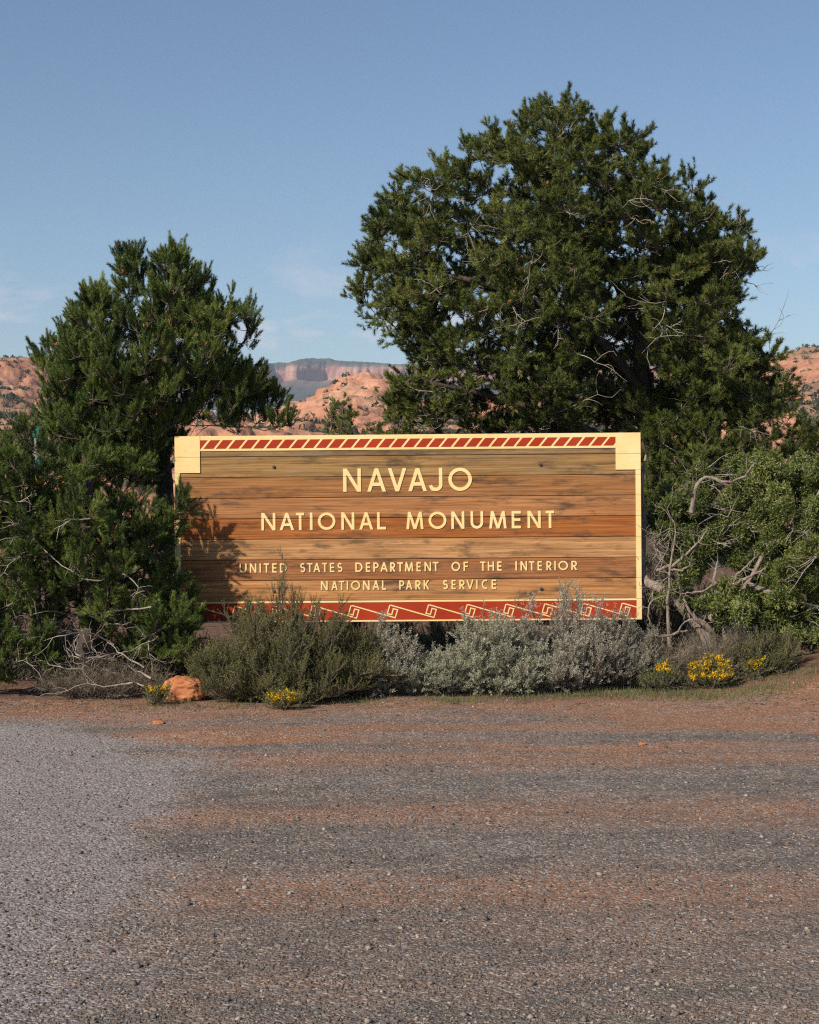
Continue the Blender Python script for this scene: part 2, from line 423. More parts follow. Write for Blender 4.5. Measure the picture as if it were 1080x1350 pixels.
def boulder_mat():
    m, nt, b = new_mat('red_sandstone')
    v = coords(nt, 'Object', (1, 1, 2.4)); f = noise(nt, v, 7, 7, 0.62)
    v2 = coords(nt, 'Object'); f2 = noise(nt, v2, 60, 5, 0.7)
    r = ramp(nt, [(0.30, (0.28, 0.092, 0.036)), (0.5, (0.50, 0.190, 0.078)), (0.72, (0.62, 0.29, 0.145))], f)
    r2 = ramp(nt, [(0.3, (0.75, 0.75, 0.75)), (0.7, (1.15, 1.15, 1.15))], f2)
    nt.links.new(mixc(nt, 1.0, r.outputs['Color'], r2.outputs['Color'], 'MULTIPLY'), b.inputs['Base Color'])
    b.inputs['Roughness'].default_value = 0.95
    bump(nt, b, f2, 0.5, 0.01); return m
M['boulder'] = boulder_mat()
M['pebble'] = leaf_mat('pebble', (0.075, 0.066, 0.062), (0.20, 0.155, 0.125), (0.48, 0.41, 0.35), 0.0, 0.9, 0.2)
M['teal'] = paint_mat('teal_paint', (0.010, 0.115, 0.12), (0.015, 0.16, 0.16))
M['green_sign'] = paint_mat('green_sign_paint', (0.01, 0.17, 0.10), (0.012, 0.22, 0.13))
M['yel_paint'] = paint_mat('yellow_paint', (0.75, 0.42, 0.01), (0.8, 0.5, 0.02))
M['orange'] = paint_mat('orange_paint', (0.72, 0.09, 0.02), (0.8, 0.13, 0.03))
M['galv'] = paint_mat('galvanised_steel', (0.16, 0.165, 0.17), (0.24, 0.245, 0.25))

# ------------------------------------------------------------------ ground
def gz(x, y):
    x = np.asarray(x, float); y = np.asarray(y, float)
    near = sstep(26, 18, y)
    z = 0.05 * (fbm(x * 0.5, y * 0.5, 3, 4) - 0.5) * sstep(9, 13, y) + 0.012 * (fbm(x * 3, y * 3, 5, 3) - 0.5)
    z = z + 0.09 * sstep(12.4, 14.2, y) * (fbm(x * 0.9, y * 0.9, 8, 4) - 0.42)
    z = z + 0.36 * np.exp(-((x - 4.2) / 1.1) ** 2 - ((y - 14.7) / 1.1) ** 2)
    z = z + 0.035 * np.exp(-((x + 1.35) / 0.5) ** 2 - ((y - 11.75) / 0.22) ** 2)
    z = z - 6.0 * sstep(20, 160, np.hypot(x * 0.4, y)) + 0.25 * (fbm(x * 0.12, y * 0.12, 11) - 0.5) * (1 - near)
    return z
gx = np.concatenate([-np.geomspace(7000, 7.2, 46), np.arange(-7, 7.001, 0.07), np.geomspace(7.2, 7000, 46)])
gy = np.concatenate([-np.geomspace(400, 3.0, 16), np.arange(-2, 4.2, 0.5), np.arange(4.4, 17, 0.06), np.geomspace(17.1, 7800, 70)])
GX, GY = np.meshgrid(gx, gy)
GZ = gz(GX, GY)
nx, ny = len(gx), len(gy)
ii, jj = np.meshgrid(np.arange(nx - 1), np.arange(ny - 1)); q = (jj * nx + ii).ravel()
WX_ = GX + 0.7 * (fbm(GX * 0.8, GY * 1.3, 61, 5, 0.6) - 0.5) * 2; WY_ = GY + 0.42 * (fbm(GX * 0.9 + 7, GY * 1.6, 63, 5, 0.62) - 0.5) * 2
def patch(cx, cy, rx, ry): return np.exp(-(((WX_ - cx) / rx) ** 2 + ((WY_ - cy) / ry) ** 2) ** 1.5)
dirt = 0.20 + 1.0 * patch(2.7, 12.75, 1.15, 0.62) + 0.6 * patch(3.6, 13.8, 0.9, 0.6) + 0.95 * patch(-1.0, 11.75, 0.75, 0.24) + 0.40 * patch(0.2, 12.1, 2.0, 0.26) \
    + 0.55 * patch(-1.9, 13.0, 1.0, 0.5) + 0.45 * sstep(12.5, 13.6, WY_) + 0.35 * patch(1.2, 11.3, 1.6, 0.14)
for yy_, ww_, aa_ in ((10.75, 0.30, 0.26), (9.9, 0.28, -0.22), (9.0, 0.40, 0.22), (8.15, 0.26, -0.22), (7.2, 0.35, 0.20)):   # packed wheel tracks with dirt drifted between
    dirt = dirt + aa_ * np.exp(-((GY + 0.5 * (WY_ - GY) - yy_ - 0.03 * GX) / ww_) ** 2)
edge = -1.48 - 1.05 * sstep(10.2, 12.4, GY) ** 1.6 + 0.28 * sstep(10.2, 6, GY)
pale = sstep(0.45, -0.45, GX - edge + 0.9 * (fbm(GX * 1.6, GY * 1.6, 31, 6, 0.62) - 0.5)) * sstep(12.75, 11.7, GY + 0.3 * (fbm(GX, GY, 33) - 0.5))
pale = (pale * 1.12) * (1 - 0.75 * patch(-1.75, 11.0, 0.42, 0.22))
litter = sstep(13.2, 14.1, GY + 0.5 * (fbm(GX * 0.9, GY * 0.9, 41) - 0.5) - 0.35 * (GX > 2.4)) * 0.75
gme = raw_mesh('ground', np.stack([GX.ravel(), GY.ravel(), GZ.ravel()], 1), 4,
               dict(dirt=dirt.ravel(), pale=pale.ravel(), litter=litter.ravel()),
               np.stack([q, q + 1, q + nx + 1, q + nx], 1), smooth=True)
tag(link('ground', gme, None, M['ground']), 'dark gravel roadside with red dirt patches and a pale gravel corner', kind='structure')

# loose stones on the gravel
rng = np.random.default_rng(5)
def pebbles():
    n = 62000
    d = 1.0 / rng.uniform(1 / 14.2, 1 / 5.2, n)
    x = rng.uniform(-0.265, 0.265, n) * d
    keep = rng.uniform(size=n) < 0.35 + 0.75 * fbm(x * 1.3, d * 2.5, 51)
    d, x = d[keep], x[keep]; n = len(d)
    base = np.array([[1, 0, 0], [-1, 0, 0], [0, 1, 0], [0, -1, 0], [0, 0, 1], [0, 0, -1]], float)
    tri = np.array([[0, 2, 4], [2, 1, 4], [1, 3, 4], [3, 0, 4], [2, 0, 5], [1, 2, 5], [3, 1, 5], [0, 3, 5]])
    s = 0.0026 + 0.0055 * rng.random(n) ** 3 + 0.010 * (rng.random(n) > 0.992)
    V = base[None] * (0.6 + 0.7 * rng.random((n, 6, 1)))
    R = frames(rng.normal(size=(n, 3)) * np.array([0.5, 0.5, 1]), rng)
    V = np.einsum('nij,nvj->nvi', R, V) * s[:, None, None] * np.array([1.15, 1.15, 0.75])
    V += np.stack([x, d, gz(x, d) + s * 0.25], 1)[:, None, :]
    Fc = (np.arange(n)[:, None, None] * 6 + tri[None]).reshape(-1, 3)
    tint = np.repeat(np.clip(rng.beta(1.4, 2.6, n), 0, 1), 6)
    o = link('pebbles', raw_mesh('pebbles', V.reshape(-1, 3), 3, dict(tint=tint), Fc), None, M['pebble'])
    tag(o, 'small loose stones scattered over the gravel roadside', 'pebbles', kind='stuff')
pebbles()

# ------------------------------------------------------------------ far country: slickrock hills, scrub, mesa
def worley(x, y, seed):
    i = np.floor(x); j = np.floor(y); best = np.full(np.shape(x), 9.0)
    for a in (-1, 0, 1):
        for b in (-1, 0, 1):
            cx = i + a + hash2(i + a, j + b, seed); cy = j + b + hash2(i + a, j + b, seed + 1)
            best = np.minimum(best, (x - cx) ** 2 + (y - cy) ** 2)
    return best
def hill_h(x, y):
    wq = 30 * (fbm(x / 60, y / 60, 60) - 0.5)
    xx, yy = x + wq, y + 30 * (fbm(x / 60, y / 60, 66) - 0.5)
    h = -7 + 19 * sstep(50, 400, y)
    for cx, cy, rx, ry, hh in ((-17, 455, 20, 60, 16), (-50, 330, 22, 60, 2), (25, 400, 30, 60, 7), (-128, 600, 40, 120, 31), (150, 600, 50, 130, 35), (75, 480, 40, 80, 6),
                               (-40, 230, 26, 50, 4), (45, 240, 30, 50, 4), (-105, 420, 22, 60, 8), (105, 330, 30, 60, 14)):
        e = ((xx - cx) / rx) ** 2 + ((yy - cy) / ry) ** 2
        h = h + hh * np.exp(-e)
    b = np.abs(fbm(x / 26, y / 34, 70, 5) - 0.5) * 2
    h = h + 4.5 * (0.45 - b) * sstep(90, 200, y)
    h = h + 2.6 * (0.5 - np.abs(fbm(x / 7, y / 9, 77, 4) - 0.5) * 2) + 1.6 * (fbm(x / 2.5, y / 4, 79, 3) - 0.5)
    h = h + 2.2 * np.clip(0.75 - worley(xx / 13, yy / 20, 500), -0.2, 1) + 1.1 * np.clip(0.7 - worley(x / 4.6, y / 8, 510), -0.2, 1) * sstep(90, 180, y) - 1.0
    st = 3.2                                       # bedding ledges
    k = h / st; fr = k - np.floor(k)
    h = st * (np.floor(k) + 0.45 * fr + 0.55 * sstep(0.25, 0.75, fr))
    h = h - 60 * sstep(640, 1100, y)
    return h
hv = np.linspace(-0.29, 0.29, 520); hd = np.concatenate([np.geomspace(48, 150, 50), np.linspace(152, 720, 300), np.geomspace(730, 1500, 20)])
HT, HD = np.meshgrid(hv, hd); HX = HT * HD; HY = HD
HZ = hill_h(HX, HY)
HZ[0] -= 3
nhx, nhy = len(hv), len(hd)
ii, jj = np.meshgrid(np.arange(nhx - 1), np.arange(nhy - 1)); q = (jj * nhx + ii).ravel()
green = sstep(0.52, 0.60, fbm(HX / 22, HY / 60, 90, 5)) * 0.5
hme = raw_mesh('slickrock_hills', np.stack([HX.ravel(), HY.ravel(), HZ.ravel()], 1), 4, dict(green=green.ravel()),
               np.stack([q, q + 1, q + nhx + 1, q + nhx], 1), smooth=True)
tag(link('slickrock_hills', hme, None, M['slickrock']), 'rounded pink slickrock hills dotted with dark scrub behind the sign', kind='structure')

def scrub():
    r = np.random.default_rng(77)
    n = 26000
    d = r.uniform(80, 720, n); t = r.uniform(-0.27, 0.27, n); x = t * d
    g = fbm(x / 22, d / 60, 90, 5)
    keep = r.random(n) < 0.12 + 0.7 * sstep(0.50, 0.58, g) + 0.5 * ((d > 560) & (np.abs(x) > 90) & (r.random(n) < 0.4))
    x, d = x[keep][:9000], d[keep][:9000]; n = len(x)
    K = 20
    s = r.uniform(0.45, 1.3, n)
    P = r.normal(size=(n, K, 3)); P = P / np.linalg.norm(P, axis=2, keepdims=True) * (r.random((n, K, 1)) ** 0.4)
    P[:, :, 2] = np.abs(P[:, :, 2]) * 0.9
    C = np.stack([x, d, hill_h(x, d)], 1)[:, None] + P * s[:, None, None]
    tri = r.normal(size=(n, K, 3, 3)) * 0.30 * s[:, None, None, None]
    V = (C[:, :, None] + tri).reshape(-1, 3)
    tint = np.repeat(np.clip(r.normal(0.5, 0.25, n * K), 0, 1), 3)
    o = link('desert_scrub', raw_mesh('desert_scrub', V, 3, dict(tint=tint)), None, M['scrub'])
    tag(o, 'dark juniper scrub dotted over the far slickrock hills', 'scrub', kind='stuff')
scrub()

def mesa():
    D = 3500.0
    X = np.arange(-1500, 1500.1, 3.0)
    px = X / D * F + 540
    # rim line: buttresses, one deep shaded return at px 396-427
    off = np.interp(px, [-400, 330, 352, 354, 374, 378, 395, 396, 427, 440, 470, 530, 600, 700, 820, 830, 900, 1000, 1040, 1060, 1500],
                    [0, -10, -30, 50, 75, -45, -70, -70, 60, 20, 10, 0, 40, -30, -60, 40, 10, -20, -60, 0, 20])
    off = off + 34 * (np.abs(fbm(X / 26, X * 0, 101, 4) - 0.5) * 2 - 0.4) + 20 * (np.abs(fbm(X / 9, X * 0, 105, 3) - 0.5) * 2 - 0.4)
    zof = lambda py: CAM_Z - (py - HOR) / F * D
    top = np.interp(px, [-400, 340, 380, 392, 402, 430, 440, 480, 530, 700, 900, 1030, 1060, 1500], [474, 474, 472.5, 468, 467, 467.3, 470, 472, 476, 474, 470, 468, 466, 470])
    rim = np.interp(px, [-400, 340, 400, 430, 470, 530, 1500], [486, 487, 485, 482, 484, 485, 482]) + 2.6 * (fbm(X / 25, X * 0, 111, 4) - 0.5)
    foot = np.interp(px, [-400, 340, 400, 430, 470, 530, 1500], [506, 506, 504, 500, 501, 501, 500])
    rows = []; grn = []
    def row(dy, z, g): rows.append(np.stack([X, D + dy, z], 1)); grn.append(np.full(len(X), g))
    row(-900 + off * 0, zof(foot) - 95, 1.0)
    row(-260 + off * 0.6, zof(foot) - 32, 0.9)
    row(-60 + off, zof(foot) - 5, 0.55)
    row(0 + off, zof(foot) + 2, 0.0)
    for k in range(1, 6):
        f = k / 6.0
        row(off + 7 * f + 5 * (fbm(X / 11, X * 0 + f * 3, 120, 3) - 0.5), zof(foot) * (1 - f) + zof(rim) * f, 0.0)
    row(off + 14, zof(rim), 0.05)
    row(off + 20, zof(rim) + 2, 0.5)
    row(off + 30, zof(rim) + 5 + 3 * fbm(X / 40, X * 0, 130), 0.75)
    for k in range(1, 7):
        f = k / 6.0
        row(off * (1 - f) + 34 + 75 * f, (zof(rim) + 8) * (1 - f) + zof(top) * f * 1.0 + 5 * (fbm(X / 35, X * 0 + k, 140 + k, 4) - 0.5) * (f < 1) + 3.0 * (fbm(X / 6, X * 0 + k, 150, 2) - 0.5), 0.95)
    row(X * 0 + 1500, zof(top) - 15, 1.0)
    R = np.stack(rows); nr, nc = R.shape[:2]
    ii, jj = np.meshgrid(np.arange(nc - 1), np.arange(nr - 1)); q = (jj * nc + ii).ravel()
    me = raw_mesh('mesa', R.reshape(-1, 3), 4, dict(green=np.stack(grn).ravel()), np.stack([q, q + 1, q + nc + 1, q + nc], 1))
    tag(link('mesa', me, None, M['mesa']), 'far flat-topped mesa with fluted pink cliffs', kind='structure')
mesa()

# ------------------------------------------------------------------ the entrance sign
PX = 15.0 / F                                   # metres per photograph pixel at the sign
TH = math.radians(0.475)
SC = np.array([538.3, 695.86])                  # sign centre in the photograph
def su(x, y):                                   # photograph px -> sign-local (x, z) about the sign centre
    u, v = x - SC[0], SC[1] - y
    return (u * math.cos(TH) + v * math.sin(TH)) * PX, (-u * math.sin(TH) + v * math.cos(TH)) * PX
cw = at(SC[0], SC[1], 15.0)
ZC = cw[2]
sign = thing('entrance_sign', 'long weathered plank sign with cream lettering and red borders between the trees', 'sign')
Rm = Matrix.Rotation(-TH, 4, 'Y')
base = Vector(cw) - Rm @ Vector((0, 0, ZC))
sign.location = base; sign.rotation_euler = (0, -TH, 0)
HW, HH = 613.2 * PX / 2, 245.4 * PX / 2
BW = 2 * HH / 9
JOINTS = [HH - BW * k for k in range(1, 9)]     # z of the board joints about the centre
def bm_obj(name, bm, mat, parent, zoff=0.0):
    me = bpy.data.meshes.new(name); bm.normal_update(); bm.to_mesh(me); bm.free()
    o = link(name, me, parent, mat); o.location = (0, 0, zoff); return o
def quad_prism(bm, poly, y0, y1):
    """poly: list of (x,z), front at y0 (towards camera), back at y1"""
    a = 0
    for i in range(len(poly)):
        a += poly[i][0] * poly[(i + 1) % len(poly)][1] - poly[(i + 1) % len(poly)][0] * poly[i][1]
    if a < 0: poly = poly[::-1]
    f = [bm.verts.new((p[0], y0, p[1])) for p in poly]; b = [bm.verts.new((p[0], y1, p[1])) for p in poly]
    bm.faces.new(f); bm.faces.new(b[::-1]); n = len(poly)
    for i in range(n): bm.faces.new((f[i], b[i], b[(i + 1) % n], f[(i + 1) % n]))
def cut_joints(bm):
    for z in JOINTS:
        for s in (1, -1):
            bmesh.ops.bisect_plane(bm, geom=bm.verts[:] + bm.edges[:] + bm.faces[:], plane_co=(0, 0, z + s * 0.0012), plane_no=(0, 0, 1))
        dead = [f for f in bm.faces if abs(f.calc_center_median().z - z) < 0.0012]
        bmesh.ops.delete(bm, geom=dead, context='FACES')
PLANK_COL = [(0.245, 0.150, 0.072, 1.0), (0.295, 0.168, 0.064, 0.9), (0.315, 0.140, 0.050, 0.5), (0.375, 0.165, 0.064, 0.35), (0.330, 0.110, 0.028, 0.15),
             (0.440, 0.225, 0.095, 0.4), (0.315, 0.128, 0.048, 0.25), (0.430, 0.200, 0.074, 0.35), (0.255, 0.150, 0.085, 0.5)]
rs = np.random.default_rng(12)
for k in range(9):
    bm = bmesh.new()
    h = BW - 0.0048
    bmesh.ops.create_cube(bm, size=1.0, matrix=Matrix.Diagonal((2 * HW - 0.004 * rs.random(), 0.045, h, 1)))
    bmesh.ops.bevel(bm, geom=bm.edges[:], offset=0.0022, segments=1, affect='EDGES')
    if k < 8:                                       # rabbet lip behind the joint below
        bmesh.ops.create_cube(bm, size=1.0, matrix=Matrix.Translation((0, 0.012, -h / 2 - 0.004)) @ Matrix.Diagonal((2 * HW - 0.02, 0.014, 0.016, 1)))
    o = bm_obj('plank', bm, M['wood'], sign)
    o.location = (0.002 * rs.normal(), 0.0225 + 0.0012 * rs.random(), ZC + HH - BW * (k + 0.5))
    o.color = PLANK_COL[k]
def poly_part(name, poly, mat, depth, z_cut=True, par=None):
    bm = bmesh.new(); quad_prism(bm, poly, -depth, 0.0035)
    if z_cut: cut_joints(bm)
    return bm_obj(name, bm, mat, par or sign, 0.0 if par else ZC)
E = 0.003
xl, _ = su(263.8, 600); xr, _ = su(811.7, 595)
tl = 6.3 * PX
_, zb1 = su(250, 623.6); _, zb2 = su(826, 619)
# cream corner blocks and the side trims under them
poly_part('corner_block', [(-HW - E, HH + E), (xl, HH + E), (xl, zb1), (-HW - E, zb1)], M['cream'], 0.010)
poly_part('corner_block', [(xr, HH + E), (HW + E, HH + E), (HW + E, zb2), (xr, zb2)], M['cream'], 0.010)
poly_part('side_trim', [(-HW - E, zb1 - 0.0005), (-HW + tl, zb1 - 0.0005), (-HW + tl, -HH - E), (-HW - E, -HH - E)], M['cream'], 0.008)
poly_part('side_trim', [(HW - tl, zb2 - 0.0005), (HW + E, zb2 - 0.0005), (HW + E, -HH - E), (HW - tl, -HH - E)], M['cream'], 0.008)
# striped top border
ztop = HH + E; zbt = HH - 19.4 * PX
top_b = poly_part('top_border', [(xl + 0.0005, ztop), (xr - 0.0005, ztop), (xr - 0.0005, zbt), (xl + 0.0005, zbt)], M['cream'], 0.006, False)
r1, r0 = HH - 5.0 * PX, HH - 16.2 * PX
def clip_x(poly, lo, hi):
    for s, lim in ((1, lo), (-1, hi)):
        out = []
        for i in range(len(poly)):
            a, b = poly[i - 1], poly[i]; ia, ib = s * (a[0] - lim) >= 0, s * (b[0] - lim) >= 0
            if ia != ib:
                t = (lim - a[0]) / (b[0] - a[0]); out.append((lim, a[1] + t * (b[1] - a[1])))
            if ib: out.append(b)
        poly = out
        if not poly: return []
    return poly
for k in range(-1, 33):
    x0 = (269.3 + 16.47 * k - SC[0]) * PX + 0.0005 * rs.normal(); w = 12.7 * PX; sh = 9.2 * PX
    p = clip_x([(x0, r0), (x0 + w, r0), (x0 + w + sh, r1), (x0 + sh, r1)], xl + 0.002, xr - 0.002)
    if len(p) > 2: poly_part('red_stripe', p, M['red'], 0.0085, False, top_b)
# red bottom border with cream lines and fret
bx0, bx1 = -HW + tl + 0.0005, HW - tl - 0.0005
zr1, zr0 = -HH + 27.0 * PX, -HH
bot_b = poly_part('bottom_border', [(bx0, zr1), (bx1, zr1), (bx1, zr0), (bx0, zr0)], M['red'], 0.0045, False)
poly_part('border_line', [(bx0, zr1 + 0.3 * PX), (bx1, zr1 + 0.3 * PX), (bx1, zr1 - 2.0 * PX), (bx0, zr1 - 2.0 * PX)], M['cream'], 0.0075, False, bot_b)
poly_part('border_line', [(bx0, zr0 + 1.5 * PX), (bx1, zr0 + 1.5 * PX), (bx1, zr0 - E), (bx0, zr0 - E)], M['cream'], 0.0075, False, bot_b)
def ribbon(bm, pts, t, y0, y1):
    P = np.asarray(pts, float); n = len(P)
    closed = np.allclose(P[0], P[-1]) and n > 3
    d = norm(P[1:] - P[:-1]); nr = np.stack([-d[:, 1], d[:, 0]], 1)
    Nn = np.empty_like(P)
    Nn[1:-1] = nr[1:] + nr[:-1]; Nn[0] = nr[0]; Nn[-1] = nr[-1]
    if closed: Nn[0] = Nn[-1] = nr[0] + nr[-1]
    Nn = norm(Nn)
    sc = np.ones(n)
    sc[1:-1] = 1 / np.clip((Nn[1:-1] * nr[1:]).sum(1), 0.4, 1)
    A = P + Nn * (t / 2 * sc)[:, None]; B = P - Nn * (t / 2 * sc)[:, None]
    va = [bm.verts.new((p[0], y0, p[1])) for p in A]; vb = [bm.verts.new((p[0], y0, p[1])) for p in B]
    wa = [bm.verts.new((p[0], y1, p[1])) for p in A]; wb = [bm.verts.new((p[0], y1, p[1])) for p in B]
    for i in range(n - 1):
        bm.faces.new((va[i], vb[i], vb[i + 1], va[i + 1]))
        bm.faces.new((va[i], va[i + 1], wa[i + 1], wa[i])); bm.faces.new((vb[i + 1], vb[i], wb[i], wb[i + 1]))
    if not closed:
        bm.faces.new((va[0], wa[0], wb[0], vb[0])); bm.faces.new((va[-1], vb[-1], wb[-1], wa[-1]))
def rel(T, dx, dy): return (T[0] + dx / 5.4 * PX, T[1] - dy / 5.4 * PX)
Ts = [su(258.9 + 51.05 * k, 799.6 - 0.0083 * (51.05 * k)) for k in range(12)]
for k, T in enumerate(Ts):
    Bc = rel(T, 37, 92)
    prev = Ts[k - 1] if k else (T[0] - 51.05 * PX, T[1])
    if k == 0:
        t = (bx0 - prev[0]) / (Bc[0] - prev[0]); prev = (bx0, prev[1] + t * (Bc[1] - prev[1]))
    pts = [prev, Bc, rel(T, 55, 35), rel(T, 24, 27), rel(T, 13, 69), rel(T, -19, 62), T]
    if k: pts[0] = (prev[0] + 0.8 * PX, prev[1] - 0.25 * PX)
    bm = bmesh.new(); ribbon(bm, pts, 1.5 * PX, -0.0075 - 0.0003 * (k % 2), 0.003); bm_obj('fret_line', bm, M['cream'], bot_b)
T = Ts[-1]; Bc = (rel(T, 37, 92)[0] + 51.05 * PX, rel(T, 37, 92)[1]); t = (bx1 - T[0]) / (Bc[0] - T[0])
bm = bmesh.new(); ribbon(bm, [(T[0] + 0.8 * PX, T[1] - 0.25 * PX), (bx1, T[1] + t * (Bc[1] - T[1]))], 1.5 * PX, -0.0072, 0.003); bm_obj('fret_line', bm, M['cream'], bot_b)

# lettering: geometric sans strokes, one part per letter
def arc(cx, cy, rx, ry, a0, a1, n=20):
    a = np.radians(np.linspace(a0, a1, n)); return np.stack([cx + rx * np.cos(a), cy + ry * np.sin(a)], 1)
def glyph(ch, w, h, t):
    """list of ('p', polygon) / ('r', points) in a box w x h, origin at lower left"""
    k = t / 2; out = []
    def vs(x0): out.append(('p', [(x0, 0), (x0 + t, 0), (x0 + t, h), (x0, h)]))
    def hs(y0, a=0, b=None): b = w if b is None else b; out.append(('p', [(a, y0), (b, y0), (b, y0 + t), (a, y0 + t)]))
    def dg(xa, ya, xb, yb, f=1.0):
        L_ = math.hypot(xb - xa, yb - ya); hw = min(f * k * L_ / abs(yb - ya), t * 1.2)
        out.append(('p', [(xa - hw, ya), (xa + hw, ya), (xb + hw, yb), (xb - hw, yb)]))
    rb = lambda p: out.append(('r', p))
    if ch == 'I': vs((w - t) / 2)
    elif ch == 'N': vs(0); vs(w - t); dg(k * 1.05, h, w - k * 1.05, 0)
    elif ch == 'A':
        dg(k, 0, w / 2, h); dg(w - k, 0, w / 2, h); y = 0.24 * h; hs(y, w * 0.20, w * 0.80)
    elif ch == 'V': dg(k, h, w / 2, 0); dg(w - k, h, w / 2, 0)
    elif ch == 'M':
        dg(k, 0, w * 0.13 + k * .6, h); dg(w - k, 0, w - w * 0.13 - k * .6, h); dg(w * 0.13 + k * .6, h, w / 2, 0); dg(w - w * 0.13 - k * .6, h, w / 2, 0)
    elif ch == 'T': vs((w - t) / 2); hs(h - t)
    elif ch == 'L': vs(0); hs(0)
    elif ch == 'H': vs(0); vs(w - t); hs((h - t) / 2 + 0.03 * h)
    elif ch == 'E': vs(0); hs(0); hs(h - t); hs((h - t) / 2, 0, w * 0.95)
    elif ch == 'F': vs(0); hs(h - t); hs((h - t) / 2, 0, w * 0.93)
    elif ch == 'O': rb(arc(w / 2, h / 2, w / 2 - k, h / 2 - k, 0, 360, 41))
    elif ch == 'U':
        r = w / 2 - k; rb(np.concatenate([[(k, h)], arc(w / 2, r + k, r, r, 180, 360, 18), [(w - k, h)]]))
    elif ch == 'J':
        r = min(w - t, 0.42 * h) * 0.62; rb(np.concatenate([[(w - k, h)], arc(w - k - r, r + k, r, r, 0, -90, 10), [(0.0, k + 0.02 * h)], ]))
        rb([(t * 0.3, k + 0.02 * h), (-0.01, k + 0.17 * h)])
    elif ch == 'D':
        vs(0); r = h / 2 - k; rb(np.concatenate([[(0, h - k)], arc(w - k - min(r, w - t), h / 2, min(r, w - t), r, 90, -90, 20), [(0, k)]]))
    elif ch in 'PR':
        vs(0); r = 0.27 * h - k * 0.4; cy = h - k - r; rr = min(r, w - t)
        rb(np.concatenate([[(0, h - k)], arc(w - k - rr, cy, rr, r, 90, -90, 14), [(0, cy - r)]]))
        if ch == 'R': dg(w * 0.42, cy - r, w - k * 0.9, 0)
    elif ch == 'K': vs(0); dg(t * 0.9, h * 0.42, w - k, h); dg(w * 0.36, h * 0.56, w - k, 0)
    elif ch == 'C': rb(arc(w * 0.62, h / 2, w * 0.62 - k, h / 2 - k, 62, 298, 22) * 1.0)
    elif ch == 'S':
        r1_ = h * 0.235; r2_ = h * 0.265; c1 = h - k * 0.9 - r1_ + 0.0; c2 = k * 0.9 + r2_
        rx1 = w / 2 - k; a1 = arc(w / 2, h - k - h * .215, rx1 * 0.92, h * .215, 35, 245, 14); a2 = arc(w / 2, k + h * .235, rx1, h * .235, 65, -150, 14)
        rb(np.concatenate([a1, a2]))
    return out
LINES = [
 (30.6, 4.5, lambda x: 648.4 - 0.0083 * (x - 452), 'NAVAJO', [(452.6, 476.1), (484.4, 508.9), (511.9, 535.9), (538.5, 562.8), (569, 583.5), (591.3, 622.4)]),
 (22.9, 3.45, lambda x: 699.3 - 0.0083 * (x - 345), 'NATIONALMONUMENT',
  [(344.8, 363.3), (368.9, 387.8), (390.6, 401.3), (408.6, 412.4), (419.3, 442.4), (450.2, 467.4), (473.9, 492), (497.4, 509),
   (535.9, 558.5), (565.2, 588.7), (595.2, 612.4), (620.6, 637.2), (645.2, 668), (674.8, 686.9), (695.7, 713.1), (719.8, 730.9)]),
 (12.2, 1.85, lambda x: 755.2 - 0.0083 * (x - 316), 'UNITEDSTATESDEPARTMENTOFTHEINTERIOR',
  [(316, 325.3), (329.6, 338.1), (342.2, 344.4), (347.9, 355.1), (359, 365), (369.2, 378.1),
   (395.8, 402.6), (404.8, 412.2), (413.3, 422.4), (425, 431.6), (435, 441), (445, 451.6),
   (468.7, 478.2), (482.5, 488.3), (492.4, 499.4), (501.7, 511.2), (514.6, 521.2), (523.9, 531.5), (533.9, 545.0), (549.2, 554.9), (559.8, 568.5), (570.6, 578.4),
   (595.4, 606.8), (611.3, 617.4), (633.3, 640.2), (643.3, 651.4), (655.6, 661.4),
   (679.6, 681.7), (686.4, 695.0), (697.4, 704.8), (708.8, 714.6), (720.5, 727.2), (730.8, 733), (736.4, 749), (753.5, 760.8)]),
 (12.2, 1.85, lambda x: 778.2 - 0.0083 * (x - 423), 'NATIONALPARKSERVICE',
  [(423.3, 432.2), (437.1, 445.4), (446.9, 454.2), (457.2, 459.3), (462.9, 475), (478.7, 487.4), (491.4, 500.2), (503.8, 509.1),
   (526.5, 533.2), (535.2, 543.6), (547.7, 554.7), (558.7, 566), (584.1, 590.7), (595.4, 600.9), (605.8, 612.7), (615, 624.5), (627.8, 629.9), (635.2, 643.6), (648.2, 654.4)]),
]
for (h, t, fy, chars, boxes) in LINES:
    for ch, (a, b) in zip(chars, boxes):
        xa, za = su(a, fy(a)); w = (b - a) * PX
        bm = bmesh.new()
        for k, (kind, pts) in enumerate(glyph(ch, w, h * PX, t * PX)):
            dep = 0.0055 + 0.00035 * k
            P = [(p[0] + xa, p[1] + za) for p in pts]
            if kind == 'p': quad_prism(bm, P, -dep, 0.003)
            else: ribbon(bm, P, t * PX, -dep, 0.003)
        cut_joints(bm)
        bm_obj('letter', bm, M['letter'], sign, ZC)
